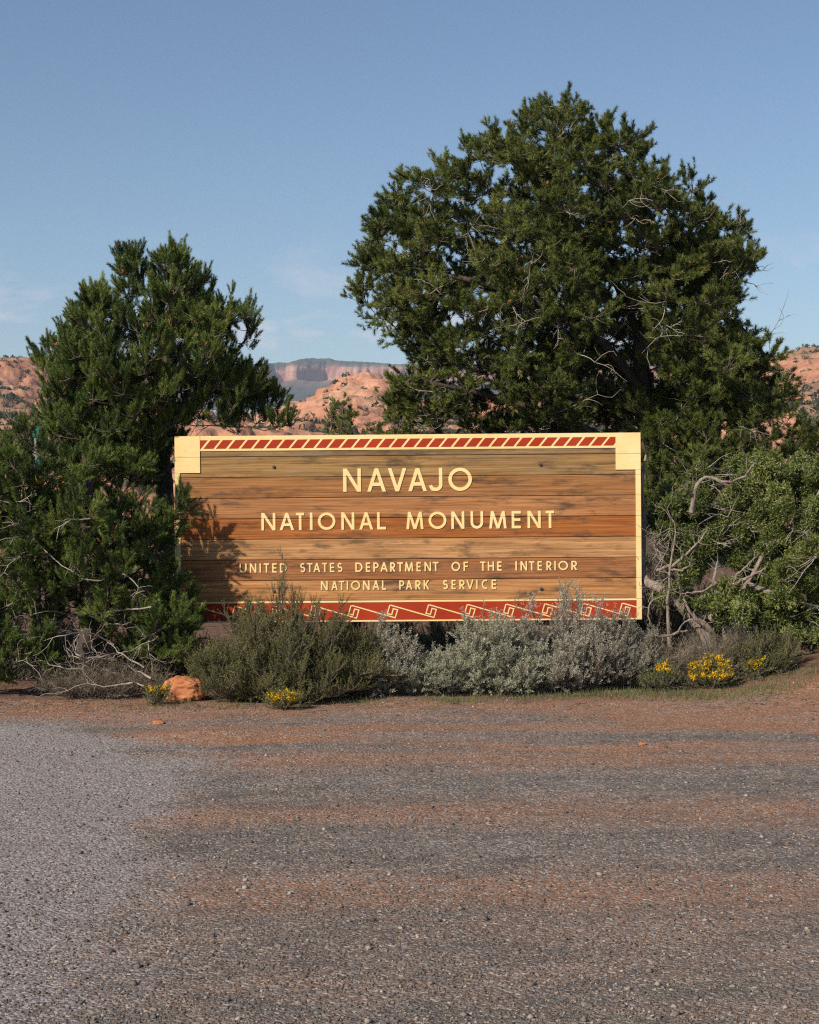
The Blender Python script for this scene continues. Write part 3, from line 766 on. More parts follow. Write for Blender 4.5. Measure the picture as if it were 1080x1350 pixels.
# bolts through the planks into the posts, and the posts
def bolt(x, y):
    u, v = su(x, y); bm = bmesh.new()
    bmesh.ops.create_cone(bm, cap_ends=True, segments=14, radius1=0.015, radius2=0.015, depth=0.004, matrix=Matrix.Translation((u, -0.002, v)) @ Matrix.Rotation(math.pi / 2, 4, 'X'))
    bmesh.ops.create_cone(bm, cap_ends=True, segments=6, radius1=0.010, radius2=0.009, depth=0.010, matrix=Matrix.Translation((u, -0.008, v)) @ Matrix.Rotation(math.pi / 2, 4, 'X'))
    bm_obj('bolt', bm, M['steel'], sign, ZC)
for x, y in ((361.5, 616.0), (713, 613.0), (361.5, 779.5), (714.0, 776.5)): bolt(x, y)
for x in (361.5, 713):
    u, _ = su(x, 695); bm = bmesh.new()
    bmesh.ops.create_cube(bm, size=1.0, matrix=Matrix.Translation((u, 0.047 + 0.075, ZC / 2 + HH / 2 - 0.18)) @ Matrix.Diagonal((0.15, 0.145, ZC + HH + 0.30, 1)))
    bmesh.ops.bevel(bm, geom=bm.edges[:], offset=0.006, segments=1, affect='EDGES')
    o = bm_obj('post', bm, M['wood'], sign); o.color = (0.16, 0.11, 0.075, 1)

# ------------------------------------------------------------------ vegetation builders
def shoot_template(n, L_, nl, nw, rng, tilt=(28, 60)):
    """bottle-brush of single-triangle needles along +z"""
    T = np.zeros((n, 3, 3))
    for i in range(n):
        z = L_ * (0.10 + 0.9 * (i + 0.5) / n); a = i * 2.39996 + rng.normal() * 0.3
        ti = math.radians(rng.uniform(*tilt)) * (1.0 - 0.45 * i / n)
        d = np.array([math.cos(a) * math.sin(ti), math.sin(a) * math.sin(ti), math.cos(ti)])
        s = np.array([-math.sin(a), math.cos(a), 0]); s = s * math.cos(0.7) + np.cross(d, s) * math.sin(0.7 * rng.choice([-1, 1]))
        l = nl * rng.uniform(0.8, 1.15); b = np.array([0, 0, z])
        T[i] = [b - s * nw / 2 + d * l * 0.08, b + s * nw / 2 + d * l * 0.08, b + d * l]
    return T
def spray_template(n, size, lw, rng):
    """juniper spray: stubby scale-leaf fingers fanned upward"""
    T = np.zeros((n, 3, 3))
    for i in range(n):
        b = rng.normal(size=3) * size * np.array([0.30, 0.30, 0.25]) + np.array([0, 0, size * 0.35])
        d = norm(rng.normal(size=3) * 0.75 + np.array([0, 0, 0.9])); s = norm(np.cross(d, rng.normal(size=3)))
        l = size * rng.uniform(0.25, 0.5)
        T[i] = [b - s * lw * 0.5, b + s * lw * 0.5, b + d * l]
    return T
def leaf_template(n, size, ll, lw, rng):
    """short twig with small leaves"""
    T = np.zeros((n, 3, 3))
    for i in range(n):
        z = size * (i + 0.5) / n; a = i * 2.39996
        ti = math.radians(rng.uniform(20, 65)); d = np.array([math.cos(a) * math.sin(ti), math.sin(a) * math.sin(ti), math.cos(ti)])
        s = norm(np.cross(d, rng.normal(size=3))); l = ll * rng.uniform(0.7, 1.2); b = np.array([0, 0, z])
        T[i] = [b + d * l * 0.1, b + d * l * 0.65 + s * lw * 0.5, b + d * l - s * lw * 0.35]
    return T

def poly_clumps(poly, y0, n, depth, rng, rmin, void=0.0, vs=0.55):
    """clump centres inside an outline drawn at distance y0, spread through the crown's depth"""
    P = np.asarray(poly, float); lo, hi = P.min(0), P.max(0)
    pts = []; tries = 0
    while len(pts) < n and tries < 200000:
        tries += 1
        x = rng.uniform(lo[0], hi[0]); y = rng.uniform(lo[1], hi[1])
        if not in_poly(np.array([x]), np.array([y]), P)[0]: continue
        # distance to outline -> depth available there (rounded body)
        a = P; b = np.roll(P, -1, 0); ab = b - a; tt = np.clip(((np.array([x, y]) - a) * ab).sum(1) / (ab ** 2).sum(1), 0, 1)
        dist = np.min(np.linalg.norm(a + ab * tt[:, None] - np.array([x, y]), axis=1)) * y0 / F
        dd = math.sqrt(max(0.0, 1 - (1 - min(1, dist / (depth * 0.8))) ** 2)) * depth
        w = np.array([wx(x, y0), y0 + rng.uniform(-1, 1) * max(dd, 0.1), wz(y, y0)])
        if void and float(fbm(np.array(w[0] / vs + 3.1), np.array(w[2] / vs * 1.25 + 1.7 * w[1] / vs), 7, 2)) < void: continue
        if pts and np.min(np.linalg.norm(np.array(pts) - w, axis=1)) < rmin: continue
        pts.append(w)
    return np.array(pts)

def crown_nodes(name, tobjs, mat):
    ng = bpy.data.node_groups.new(name, 'GeometryNodeTree')
    ng.interface.new_socket('Geometry', in_out='INPUT', socket_type='NodeSocketGeometry')
    ng.interface.new_socket('Geometry', in_out='OUTPUT', socket_type='NodeSocketGeometry')
    gi = ng.nodes.new('NodeGroupInput'); go = ng.nodes.new('NodeGroupOutput'); jn = ng.nodes.new('GeometryNodeJoinGeometry')
    def na(nm, typ):
        a = ng.nodes.new('GeometryNodeInputNamedAttribute'); a.data_type = typ; a.inputs['Name'].default_value = nm; return a.outputs['Attribute']
    rot, scl, var = na('rot', 'FLOAT_VECTOR'), na('scl', 'FLOAT'), na('var', 'INT')
    er = ng.nodes.new('FunctionNodeEulerToRotation'); ng.links.new(rot, er.inputs[0])
    for k, t in enumerate(tobjs):
        oi = ng.nodes.new('GeometryNodeObjectInfo'); oi.inputs['Object'].default_value = t; oi.transform_space = 'ORIGINAL'; oi.inputs['As Instance'].default_value = False
        cp = ng.nodes.new('FunctionNodeCompare'); cp.data_type = 'INT'; cp.operation = 'EQUAL'; cp.inputs[3].default_value = k
        ng.links.new(var, cp.inputs[2])
        ip = ng.nodes.new('GeometryNodeInstanceOnPoints')
        ng.links.new(gi.outputs[0], ip.inputs['Points']); ng.links.new(cp.outputs[0], ip.inputs['Selection']); ng.links.new(oi.outputs['Geometry'], ip.inputs['Instance'])
        ng.links.new(er.outputs[0], ip.inputs['Rotation']); ng.links.new(scl, ip.inputs['Scale'])
        ng.links.new(ip.outputs[0], jn.inputs[0])
    ng.links.new(jn.outputs[0], go.inputs[0])
    return ng
TOBJ = {}
def template_objects(key, tmpl, mat):
    if (key, mat.name) not in TOBJ:
        r = np.random.default_rng(len(TOBJ)); out = []
        for T in tmpl:
            me = raw_mesh(key, T.reshape(-1, 3), 3, dict(tint=np.repeat(np.clip(r.normal(0.0, 0.07, len(T)), -.3, .3), 3))); me.materials.append(mat)
            out.append(bpy.data.objects.new(key, me))
        TOBJ[(key, mat.name)] = crown_nodes(key, out, mat)
    return TOBJ[(key, mat.name)]
def mat_to_euler(R):
    y = -np.arcsin(np.clip(R[:, 2, 0], -1, 1)); return np.stack([np.arctan2(R[:, 2, 1], R[:, 2, 2]), y, np.arctan2(R[:, 1, 0], R[:, 0, 0])], 1)
def instanced(name, P, R, S, ti, nvar, ng, root, mat, rng):
    me = bpy.data.meshes.new(name); me.vertices.add(len(P)); me.vertices.foreach_set('co', np.ascontiguousarray(P, np.float32).ravel())
    me.attributes.new('rot', 'FLOAT_VECTOR', 'POINT').data.foreach_set('vector', np.ascontiguousarray(mat_to_euler(R), np.float32).ravel())
    me.attributes.new('scl', 'FLOAT', 'POINT').data.foreach_set('value', S.astype(np.float32))
    me.attributes.new('itint', 'FLOAT', 'POINT').data.foreach_set('value', ti.astype(np.float32))
    me.attributes.new('var', 'INT', 'POINT').data.foreach_set('value', rng.integers(0, nvar, len(P)).astype(np.int32))
    o = link(name, me, root, mat); md = o.modifiers.new('crown', 'NODES'); md.node_group = ng
    return tag(o, kind='stuff')
def build_tree(name, label, cat, trunk, trunk_r, clumps, cr, tmpl, leafm, barkm, twigm, seed, twigs=10, shoots=7, up=0.7, scale=(0.8, 1.2),
               group=None, limbs=(), tint0=0.5, dead=0, cones=0, berries=0, extra_dead=(), spread=1.0, flat=1.0, deadm=None, dead_px=None, dead_lo=None, jit=0.5):
    r = np.random.default_rng(seed)
    trunk = np.asarray(trunk, float)
    root = thing(name, label, cat, trunk[0], group)
    off = trunk[0].copy()
    TP = smooth_path(trunk, 24)
    tr = np.interp(np.linspace(0, 1, 24), [0, 0.12, 1], [trunk_r * 1.25, trunk_r, trunk_r * 0.18])
    tb = Tubes(); tb.add(TP - off, tr * (1 + 0.12 * r.normal(size=24)), 9)
    link('trunk', tb.mesh('trunk'), root, barkm)
    br = Tubes(); tw = Tubes()
    nodes = [TP[k] for k in range(4, 24)]; nrad = list(tr[4:])
    for lp, lr in limbs:
        lp = smooth_path(np.asarray(lp, float), 12); rr = np.linspace(lr, lr * 0.35, 12)
        br.add(lp - off, rr, 6); nodes += list(lp[2:]); nrad += list(rr[2:])
    # connect clumps, nearest to the trunk first
    dt = np.min(np.linalg.norm(clumps[:, None] - TP[None], axis=2), axis=1)
    V = []; tint = []; dirs_all = []; tips = []
    for ci in np.argsort(dt):
        c = clumps[ci]
        A = np.array(nodes); dv = c - A; dl = np.linalg.norm(dv, axis=1)
        cost = dl * (1 + 0.9 * np.clip(-(dv[:, 2]) / np.maximum(dl, 1e-6), 0, 1))
        j = int(np.argmin(cost)); p0 = A[j]
        n = 7; L_ = max(dl[j], 1e-3)
        path = wobble(p0, c, n, 0.07, r, -0.05)
        r0_ = min(nrad[j] * 0.75, 0.010 + 0.016 * L_); rad = np.linspace(r0_, 0.005, n)
        br.add(path - off, rad, 5)
        nodes += list(path[2:]); nrad += list(rad[2:])
        outd = norm(path[-1] - path[-3])
        ct = np.clip(tint0 + r.normal() * 0.17, 0, 1)
        # twigs over the clump
        nt_ = max(3, int(twigs * r.uniform(0.7, 1.3)))
        dirs = norm(r.normal(size=(nt_, 3)) * np.array([1, 1, 0.75]) + outd * 0.45 + np.array([0, 0, 0.35]))
        ln = cr * r.uniform(0.55, 1.15, nt_) * spread
        st = path[-1] + (path[-3] - path[-1]) * r.random((nt_, 1)) * 0.9
        tt = np.linspace(0, 1, 4)[None, :, None]
        tp = st[:, None] + dirs[:, None] * ln[:, None, None] * tt * np.array([1, 1, flat]) + np.array([0, 0, 1.0]) * (ln[:, None, None] * 0.25 * tt ** 2) * up
        tw.add(tp - off, np.tile(np.linspace(0.0045, 0.0022, 4), (nt_, 1)), 3)
        # shoots along the outer part of each twig
        ns = shoots
        u = r.uniform(0.30, 1.02, (nt_, ns)); seg = np.clip((u * 3).astype(int), 0, 2); f = u * 3 - seg
        a = np.arange(nt_)[:, None]
        pos = tp[a, seg] * (1 - f)[..., None] + tp[a, seg + 1] * f[..., None]
        sdv = norm(dirs[:, None] * 0.75 + r.normal(size=(nt_, ns, 3)) * jit + np.array([0, 0, up]))
        pos = pos.reshape(-1, 3); sdv = sdv.reshape(-1, 3); m = len(pos)
        S = r.uniform(scale[0], scale[1], m)
        ti = np.clip(ct + r.normal(size=m) * 0.15, 0, 1)
        V.append((pos - off, frames(sdv, r), S, ti))
        tips.append(pos + sdv * 0.06)
    bo = tag(link('branches', br.mesh('branches'), root, barkm), kind='stuff')
    tag(link('twigs', tw.mesh('twigs'), bo, twigm), kind='stuff')
    tk, tm = tmpl
    crown = instanced('crown', *[np.concatenate([v[k] for v in V]) for k in range(4)], len(tm), template_objects(tk, tm, leafm), root, leafm, r)
    tips = np.concatenate(tips)
    if dead:
        db = Tubes(); A = np.array(nodes)
        for k in range(dead):
            p = A[r.integers(len(A) // 5, len(A))]
            d = norm(r.normal(size=3) * np.array([1, 0.5, 0.5]) + np.array([0, -0.75, -0.05])); L_ = r.uniform(0.25, 0.65)
            if dead_lo and (p[0] + d[0] * L_) / p[1] * F + 540 < dead_lo: continue
            if dead_px and (p[0] + d[0] * L_) / p[1] * F + 540 > dead_px: continue
            path = wobble(p, p + d * L_, 7, 0.10, r); db.add(path - off, np.linspace(0.0065, 0.0022, 7), 4)
            for q_ in range(r.integers(3, 7)):
                s = path[r.integers(2, 7)]; dd = norm(d + r.normal(size=3) * 0.8); db.add(wobble(s, s + dd * L_ * r.uniform(0.2, 0.5), 5, 0.12, r) - off, np.linspace(0.0036, 0.0016, 5), 3)
        tag(link('dead_twigs', db.mesh('dead_twigs'), root, deadm or M['dead']), kind='stuff')
    if cones or berries:
        k = cones or berries; sz = 0.020 if cones else 0.0055
        front = tips[tips[:, 1] < np.median(tips[:, 1])]
        if cones: front = front[front[:, 2] > np.percentile(front[:, 2], 45)]
        c = front[r.integers(0, len(front), k)]
        if berries: c = c + r.normal(size=c.shape) * 0.015
        b = np.array([[1, 0, 0], [-1, 0, 0], [0, 1, 0], [0, -1, 0], [0, 0, 1], [0, 0, -1]], float)
        tri = np.array([[0, 2, 4], [2, 1, 4], [1, 3, 4], [3, 0, 4], [2, 0, 5], [1, 2, 5], [3, 1, 5], [0, 3, 5]])
        if cones:                                   # a knobbly stack of scales
            Tm = []
            for q_ in range(26):
                z = (q_ / 25 - 0.45) * 2; a_ = q_ * 2.4; rad = math.sqrt(max(0.05, 1 - z * z)) ; d = np.array([math.cos(a_), math.sin(a_), 0.3])
                p = np.array([math.cos(a_) * rad * 0.75, math.sin(a_) * rad * 0.75, z]); s = np.array([-math.sin(a_), math.cos(a_), 0])
                Tm.append([p - s * 0.42 - [0, 0, 0.2], p + s * 0.42 - [0, 0, 0.2], p + d * 0.45 + [0, 0, 0.15]])
            Tm = np.array(Tm)
        else: Tm = b[tri]
        vv = bake(Tm, frames(r.normal(size=(k, 3)) + [0, 0, 1.0], r), c - off, sz * r.uniform(0.75, 1.25, k))
        tt_ = np.repeat(np.clip(r.normal(0.5, 0.25, k * len(Tm)), 0, 1), 3)
        nm = 'cones' if cones else 'berries'
        tag(link(nm, raw_mesh(nm, vv, 3, dict(tint=tt_)), crown, M['cone' if cones else 'berry']), kind='stuff')
    for nm, lst, mt in extra_dead:
        db = Tubes()
        for lp, r0_, r1_ in lst:
            lp = smooth_path(np.asarray(lp, float), 14)
            lp[1:-1] += r.normal(size=(12, 3)) * 0.006
            db.add(lp - off, np.linspace(r0_, r1_ * 0.6, 14) * (1 + 0.16 * r.normal(size=14)), 8)
            Lb = np.linalg.norm(lp[-1] - lp[0])
            for q_ in range(7):
                s = lp[r.integers(4, 14)]; dd = norm(r.normal(size=3) + norm(lp[-1] - lp[0]) * 0.6)
                db.add(wobble(s, s + dd * Lb * r.uniform(0.15, 0.4), 6, 0.12, r) - off, np.linspace(max(r1_ * 0.45, 0.003), 0.0012, 6), 4)
        link(nm, db.mesh(nm), root, mt)
    return root

rt = np.random.default_rng(3)
PINE = ('pine_shoot', [shoot_template(72, 0.090, 0.030, 0.0036, rt, (36, 64)) for _ in range(4)])
PINE_R = ('pine_tuft', [shoot_template(48, 0.055, 0.034, 0.0042, rt, (35, 80)) for _ in range(4)])
JUN = ('juniper_spray', [spray_template(34, 0.080, 0.0110, rt) for _ in range(4)])

# tall conical pinyon just left of the sign
def G(px, d): x = wx(px, d); return np.array([x, d, float(gz(x, d))])
rp = np.random.default_rng(21)
poly = [(228, 345), (240, 352), (252, 372), (262, 400), (285, 412), (300, 418), (312, 450), (322, 490), (345, 515), (362, 535), (356, 552), (330, 564), (285, 560),
        (246, 562), (226, 600), (206, 640), (130, 640), (75, 605), (60, 560), (60, 505), (72, 472), (98, 445), (112, 408), (128, 395), (145, 420), (165, 400), (170, 362), (180, 360), (188, 385), (206, 378), (218, 350)]
cl = poly_clumps(poly, 15.5, 300, 0.95, rp, 0.135, 0.40, 0.42)
lead = [(228, 340), (226, 352), (238, 358), (214, 356), (246, 372), (176, 350), (172, 364), (183, 366), (163, 352), (124, 392), (118, 404), (132, 402), (106, 424), (96, 440), (62, 470), (56, 490), (300, 404), (306, 420), (332, 416), (330, 432),
        (324, 448), (340, 505), (366, 528), (382, 560), (368, 562), (272, 392), (264, 376)]
cl = np.concatenate([cl, [at(x, y, 15.45 + 0.25 * rp.normal()) for x, y in lead]])
trunk = [G(205, 15.5), at(212, 800, 15.5), at(218, 680, 15.52), at(215, 560, 15.5), at(220, 460, 15.5), at(227, 390, 15.5), at(228, 345, 15.5)]
build_tree('pinyon_pine', 'tall bushy cone-shaped pinyon pine rising behind the left end of the sign', 'tree', trunk, 0.10, cl, 0.145, PINE, M['needle_l'], M['bark'], M['twig'], 101,
           twigs=8, shoots=5, up=1.25, tint0=0.50, scale=(0.95, 1.35), jit=0.32, dead=10, dead_px=225, cones=75)

# low spreading pinyon in front of it, reaching out of the left edge
poly = [(-60, 620), (-20, 585), (30, 575), (80, 612), (150, 612), (190, 620), (206, 650), (210, 690), (208, 740), (212, 780), (238, 815), (240, 850), (215, 870), (165, 860), (140, 838), (110, 815), (80, 812), (60, 830), (-10, 830), (-60, 830)]
cl = poly_clumps(poly, 14.5, 235, 0.75, rp, 0.145)
low = poly_clumps([(-40, 850), (20, 840), (55, 850), (60, 880), (20, 905), (-40, 900)], 13.9, 16, 0.35, rp, 0.13)
rgt = poly_clumps([(205, 800), (250, 800), (262, 850), (240, 885), (190, 880)], 14.1, 10, 0.35, rp, 0.13)
shade = np.array([at(232, 672, 14.68), at(222, 690, 14.66), at(228, 716, 14.72), at(224, 760, 14.6), at(234, 778, 14.62), at(238, 800, 14.6)])
cl = np.concatenate([cl, low, rgt])
g_ = (15.0 - cl[:, 1])                               # keep the sign face clear: no clump whose shade would reach far over the planks
shx = cl[:, 0] / 15.0 * F + 540 + g_ * abs(sd.x / sd.y) / PX; shy = HOR - (cl[:, 2] - CAM_Z) / 15.0 * F + g_ * abs(sd.z / sd.y) / PX
cl = cl[~((g_ > 0) & (shx > np.interp(shy, [560, 640, 660, 730, 745, 830], [222, 222, 262, 262, 290, 300])) & (shy < 830))]
cl = np.concatenate([cl, shade])
trunk = [G(120, 14.4), at(112, 860, 14.4), at(122, 780, 14.4), at(110, 700, 14.4), at(118, 640, 14.4), at(110, 600, 14.4)]
deadl = []
for a in ([(200, 800), (150, 806), (95, 812), (50, 806), (24, 824)], [(170, 860), (130, 866), (95, 872), (40, 878), (10, 884)], [(150, 870), (108, 868), (98, 848), (110, 830)],
          [(165, 892), (130, 880), (105, 870), (85, 852)], [(175, 900), (140, 905), (110, 903), (70, 915)], [(150, 850), (120, 835), (80, 838), (45, 850)], [(190, 880), (160, 862), (140, 845), (118, 838)],
          [(190, 905), (150, 885), (125, 860), (120, 835)], [(140, 890), (110, 885), (75, 880), (50, 868)], [(200, 895), (170, 880), (150, 868), (135, 850)]):
    dd = 13.75 + 0.5 * rp.random()
    deadl.append(([at(x, y, dd + 0.25 * rp.normal()) if y < 895 else at(x, y, 13.6) for x, y in a], 0.0075, 0.003))
build_tree('pinyon_pine', 'low spreading pinyon pine with dead grey lower limbs at the left edge', 'tree', trunk, 0.085, cl, 0.16, PINE, M['needle_l'], M['bark'], M['twig'], 102,
           twigs=8, shoots=5, up=0.8, tint0=0.52, scale=(0.95, 1.35), jit=0.4, dead=60, dead_px=215, extra_dead=[('dead_limbs', deadl, M['dead'])])

# the big pinyon behind the sign
poly = [(462, 335), (470, 360), (478, 395), (486, 425), (512, 448), (545, 462), (556, 490), (520, 505), (508, 528), (535, 556), (590, 572), (700, 580), (840, 580), (900, 560), (960, 552), (1010, 552),
        (1040, 540), (1034, 510), (1008, 485), (1012, 470), (975, 445), (945, 425), (972, 408), (968, 388), (945, 366), (1008, 345), (985, 305), (930, 290), (905, 245), (850, 225), (835, 180), (775, 165), (735, 130), (690, 140), (670, 190), (610, 185), (580, 225), (520, 240), (505, 285), (462, 300)]
cl = poly_clumps(poly, 18.0, 640, 1.9, rp, 0.17, 0.40, 0.7)
cl = np.concatenate([cl, poly_clumps([(890, 330), (1000, 335), (1012, 345), (965, 362), (940, 372), (975, 388), (975, 412), (950, 428), (985, 445), (1015, 472), (1010, 488), (1038, 512), (1042, 540), (1000, 556),
        (940, 560), (880, 565), (860, 500), (870, 420)], 17.7, 95, 0.9, rp, 0.16), poly_clumps([(850, 560), (1040, 545), (1090, 590), (1090, 650), (960, 640), (910, 680), (850, 700)], 17.3, 85, 0.5, rp, 0.17, 0.38)])
trunk = [G(880, 18.0), at(872, 760, 18), at(868, 640, 18), at(848, 540, 18.1), at(846, 450, 18), at(868, 380, 18), at(860, 300, 18), at(820, 220, 18), at(800, 150, 18)]
limbs = [([at(866, 620, 18), at(760, 560, 17.6), at(640, 520, 17.4), at(540, 500, 17.3)], 0.06), ([at(850, 520, 18), at(780, 440, 17.6), at(660, 380, 17.4), at(520, 350, 17.4)], 0.06),
         ([at(848, 470, 18), at(900, 430, 17.8), at(960, 420, 17.8), at(1010, 470, 17.9)], 0.05), ([at(866, 385, 18), at(900, 360, 18.2), at(950, 345, 18.3), at(1000, 340, 18.2)], 0.05),
         ([at(850, 460, 18), at(800, 350, 17.6), at(720, 250, 17.5), at(640, 190, 17.6)], 0.05), ([at(866, 600, 18), at(930, 560, 17.8), at(1000, 545, 17.9)], 0.05),
         ([at(848, 520, 18), at(760, 430, 19), at(640, 330, 19.4), at(560, 260, 19.3)], 0.05)]
build_tree('pinyon_pine', 'massive wide-crowned pinyon pine towering behind the right half of the sign', 'tree', trunk, 0.16, cl, 0.24, PINE_R, M['needle_r'], M['bark'], M['twig'], 103,
           twigs=10, shoots=6, up=0.6, tint0=0.52, scale=(1.0, 1.5), jit=0.42, dead_lo=545, dead=210, cones=60, limbs=limbs, flat=0.8)

# two small pinyons seen over the top edge of the sign
for px_, py_, d, lab, sd_ in ((452, 545, 24.0, 'small sparse pinyon top peeking over the middle of the sign edge', 111), (520, 552, 22.0, 'small bushy pinyon tucked against the big pine above the sign', 112)):
    poly = [(px_ - 2, py_ - 14), (px_ + 14, py_), (px_ + 26, py_ + 20), (px_ + 30, py_ + 60), (px_ - 30, py_ + 60), (px_ - 26, py_ + 24), (px_ - 14, py_ + 2)]
    cl = poly_clumps(poly, d, 26, 0.5, rp, 0.14)
    trunk = [G(px_, d), at(px_ + 2, 700, d), at(px_ - 1, 600, d), at(px_, py_ - 10, d)]
    build_tree('pinyon_pine', lab, 'tree', trunk, 0.05, cl, 0.17, PINE_R, M['needle_r'], M['bark'], M['twig'], sd_, twigs=6, shoots=6, up=0.6, tint0=0.62, dead=10, scale=(0.8, 1.2))

# junipers on the right
D1 = 14.9
poly = [(990, 640), (1005, 612), (1030, 625), (1060, 608), (1090, 630), (1110, 700), (1110, 850), (1050, 858), (1000, 850), (990, 810), (985, 770), (960, 745), (945, 700), (960, 660), (975, 640)]
cl = poly_clumps(poly, D1 + 0.25, 95, 0.5, rp, 0.12, 0.42, 0.4)
cl2 = poly_clumps([(940, 770), (985, 780), (990, 835), (950, 820), (930, 790)], D1 - .1, 6, 0.2, rp, 0.13)
trunk = [G(962, D1), at(957, 830, D1), at(958, 802, D1), at(985, 770, D1 + .1), at(1010, 720, D1 + .1), at(1020, 660, D1 + .1), at(1030, 610, D1 + .1)]
dl1 = [([at(959, 806, D1 - .1), at(948, 790, D1 - .15), at(942, 765, D1 - .2), at(946, 740, D1 - .2)], 0.030, 0.012), ([at(936, 818, D1 - .1), at(941, 800, D1 - .1), at(945, 786, D1 - .15)], 0.026, 0.016),
       ([at(944, 768, D1 - .2), at(925, 780, D1 - .25), at(898, 783, D1 - .25)], 0.014, 0.007), ([at(962, 772, D1 - .1), at(985, 762, D1 - .2), at(1010, 748, D1 - .25)], 0.022, 0.010),
       ([at(965, 770, D1 - .1), at(975, 755, D1 - .2), at(995, 735, D1 - .2)], 0.016, 0.008)]
build_tree('juniper_tree', 'berry-laden juniper with forked pale trunk at the right edge', 'tree', trunk, 0.036, np.concatenate([cl, cl2]), 0.12, JUN, M['juniper'], M['jbark'], M['twig'], 121,
           twigs=9, shoots=9, up=0.6, tint0=0.5, dead=30, berries=900, limbs=[([at(1010, 720, D1), at(1050, 700, D1), at(1085, 640, D1)], 0.03), ([at(985, 770, D1), at(1040, 790, D1 - .1), at(1080, 800, D1)], 0.03)],
           extra_dead=[('bare_limbs', dl1, M['jbark'])])
D2 = 14.95
poly = [(862, 670), (880, 640), (925, 665), (950, 690), (945, 740), (915, 755), (880, 742), (858, 720)]
cl = poly_clumps(poly, D2 + 0.35, 26, 0.3, rp, 0.12, 0.42, 0.35)
cl = np.concatenate([cl, poly_clumps([(900, 625), (950, 610), (1060, 600), (1060, 650), (960, 650), (900, 645)], D2 + 1.2, 8, 0.4, rp, 0.17), [at(868, 790, D2), at(915, 800, D2), at(905, 760, D2)]])
trunk = [G(944, D2), at(936, 846, D2), at(921, 823, D2), at(897, 798, D2), at(872, 776, D2), at(852, 766, D2 + .1), at(846, 735, D2 + .2), at(850, 690, D2 + .3), at(846, 640, D2 + .3), at(852, 600, D2 + .4)]
dl2 = [([at(938, 832, D2 - .1), at(918, 815, D2 - .15), at(900, 790, D2 - .15)], 0.028, 0.014), ([at(884, 856, D2 - .2), at(881, 800, D2 - .25), at(886, 740, D2 - .25), at(890, 690, D2 - .2)], 0.017, 0.009),
       ([at(912, 675, D2 - .2), at(918, 645, D2 - .25), at(932, 630, D2 - .25), at(960, 636, D2 - .25), at(985, 625, D2 - .2), at(996, 610, D2 - .2)], 0.022, 0.009),
       ([at(935, 862, D2 - .35), at(915, 856, D2 - .4), at(895, 866, D2 - .4), at(875, 872, D2 - .4)], 0.050, 0.020), ([at(918, 660, D2 - .2), at(906, 644, D2 - .3), at(900, 640, D2 - .3)], 0.012, 0.007),
       ([at(866, 752, D2), at(895, 740, D2 - .1), at(920, 715, D2 - .1), at(932, 700, D2 - .1)], 0.016, 0.008), ([at(886, 752, D2 - .25), at(906, 748, D2 - .3), at(912, 730, D2 - .3)], 0.012, 0.006),
       ([at(906, 832, D2 - .3), at(880, 838, D2 - .35), at(852, 836, D2 - .35)], 0.014, 0.007), ([at(886, 842, D2 - .3), at(905, 820, D2 - .4), at(925, 818, D2 - .4), at(945, 838, D2 - .4)], 0.011, 0.006),
       ([at(868, 836, D2 - .3), at(855, 815, D2 - .35), at(858, 795, D2 - .35), at(880, 783, D2 - .35)], 0.010, 0.006)]
build_tree('juniper_tree', 'juniper with thick leaning shaggy trunk and bare twisted limbs beside the sign', 'tree', trunk, 0.066, cl, 0.12, JUN, M['juniper'], M['jbark'], M['twig'], 122,
           twigs=8, shoots=8, up=0.5, tint0=0.42, dead=45, berries=120, extra_dead=[('bare_limbs', dl2, M['jbark'])])

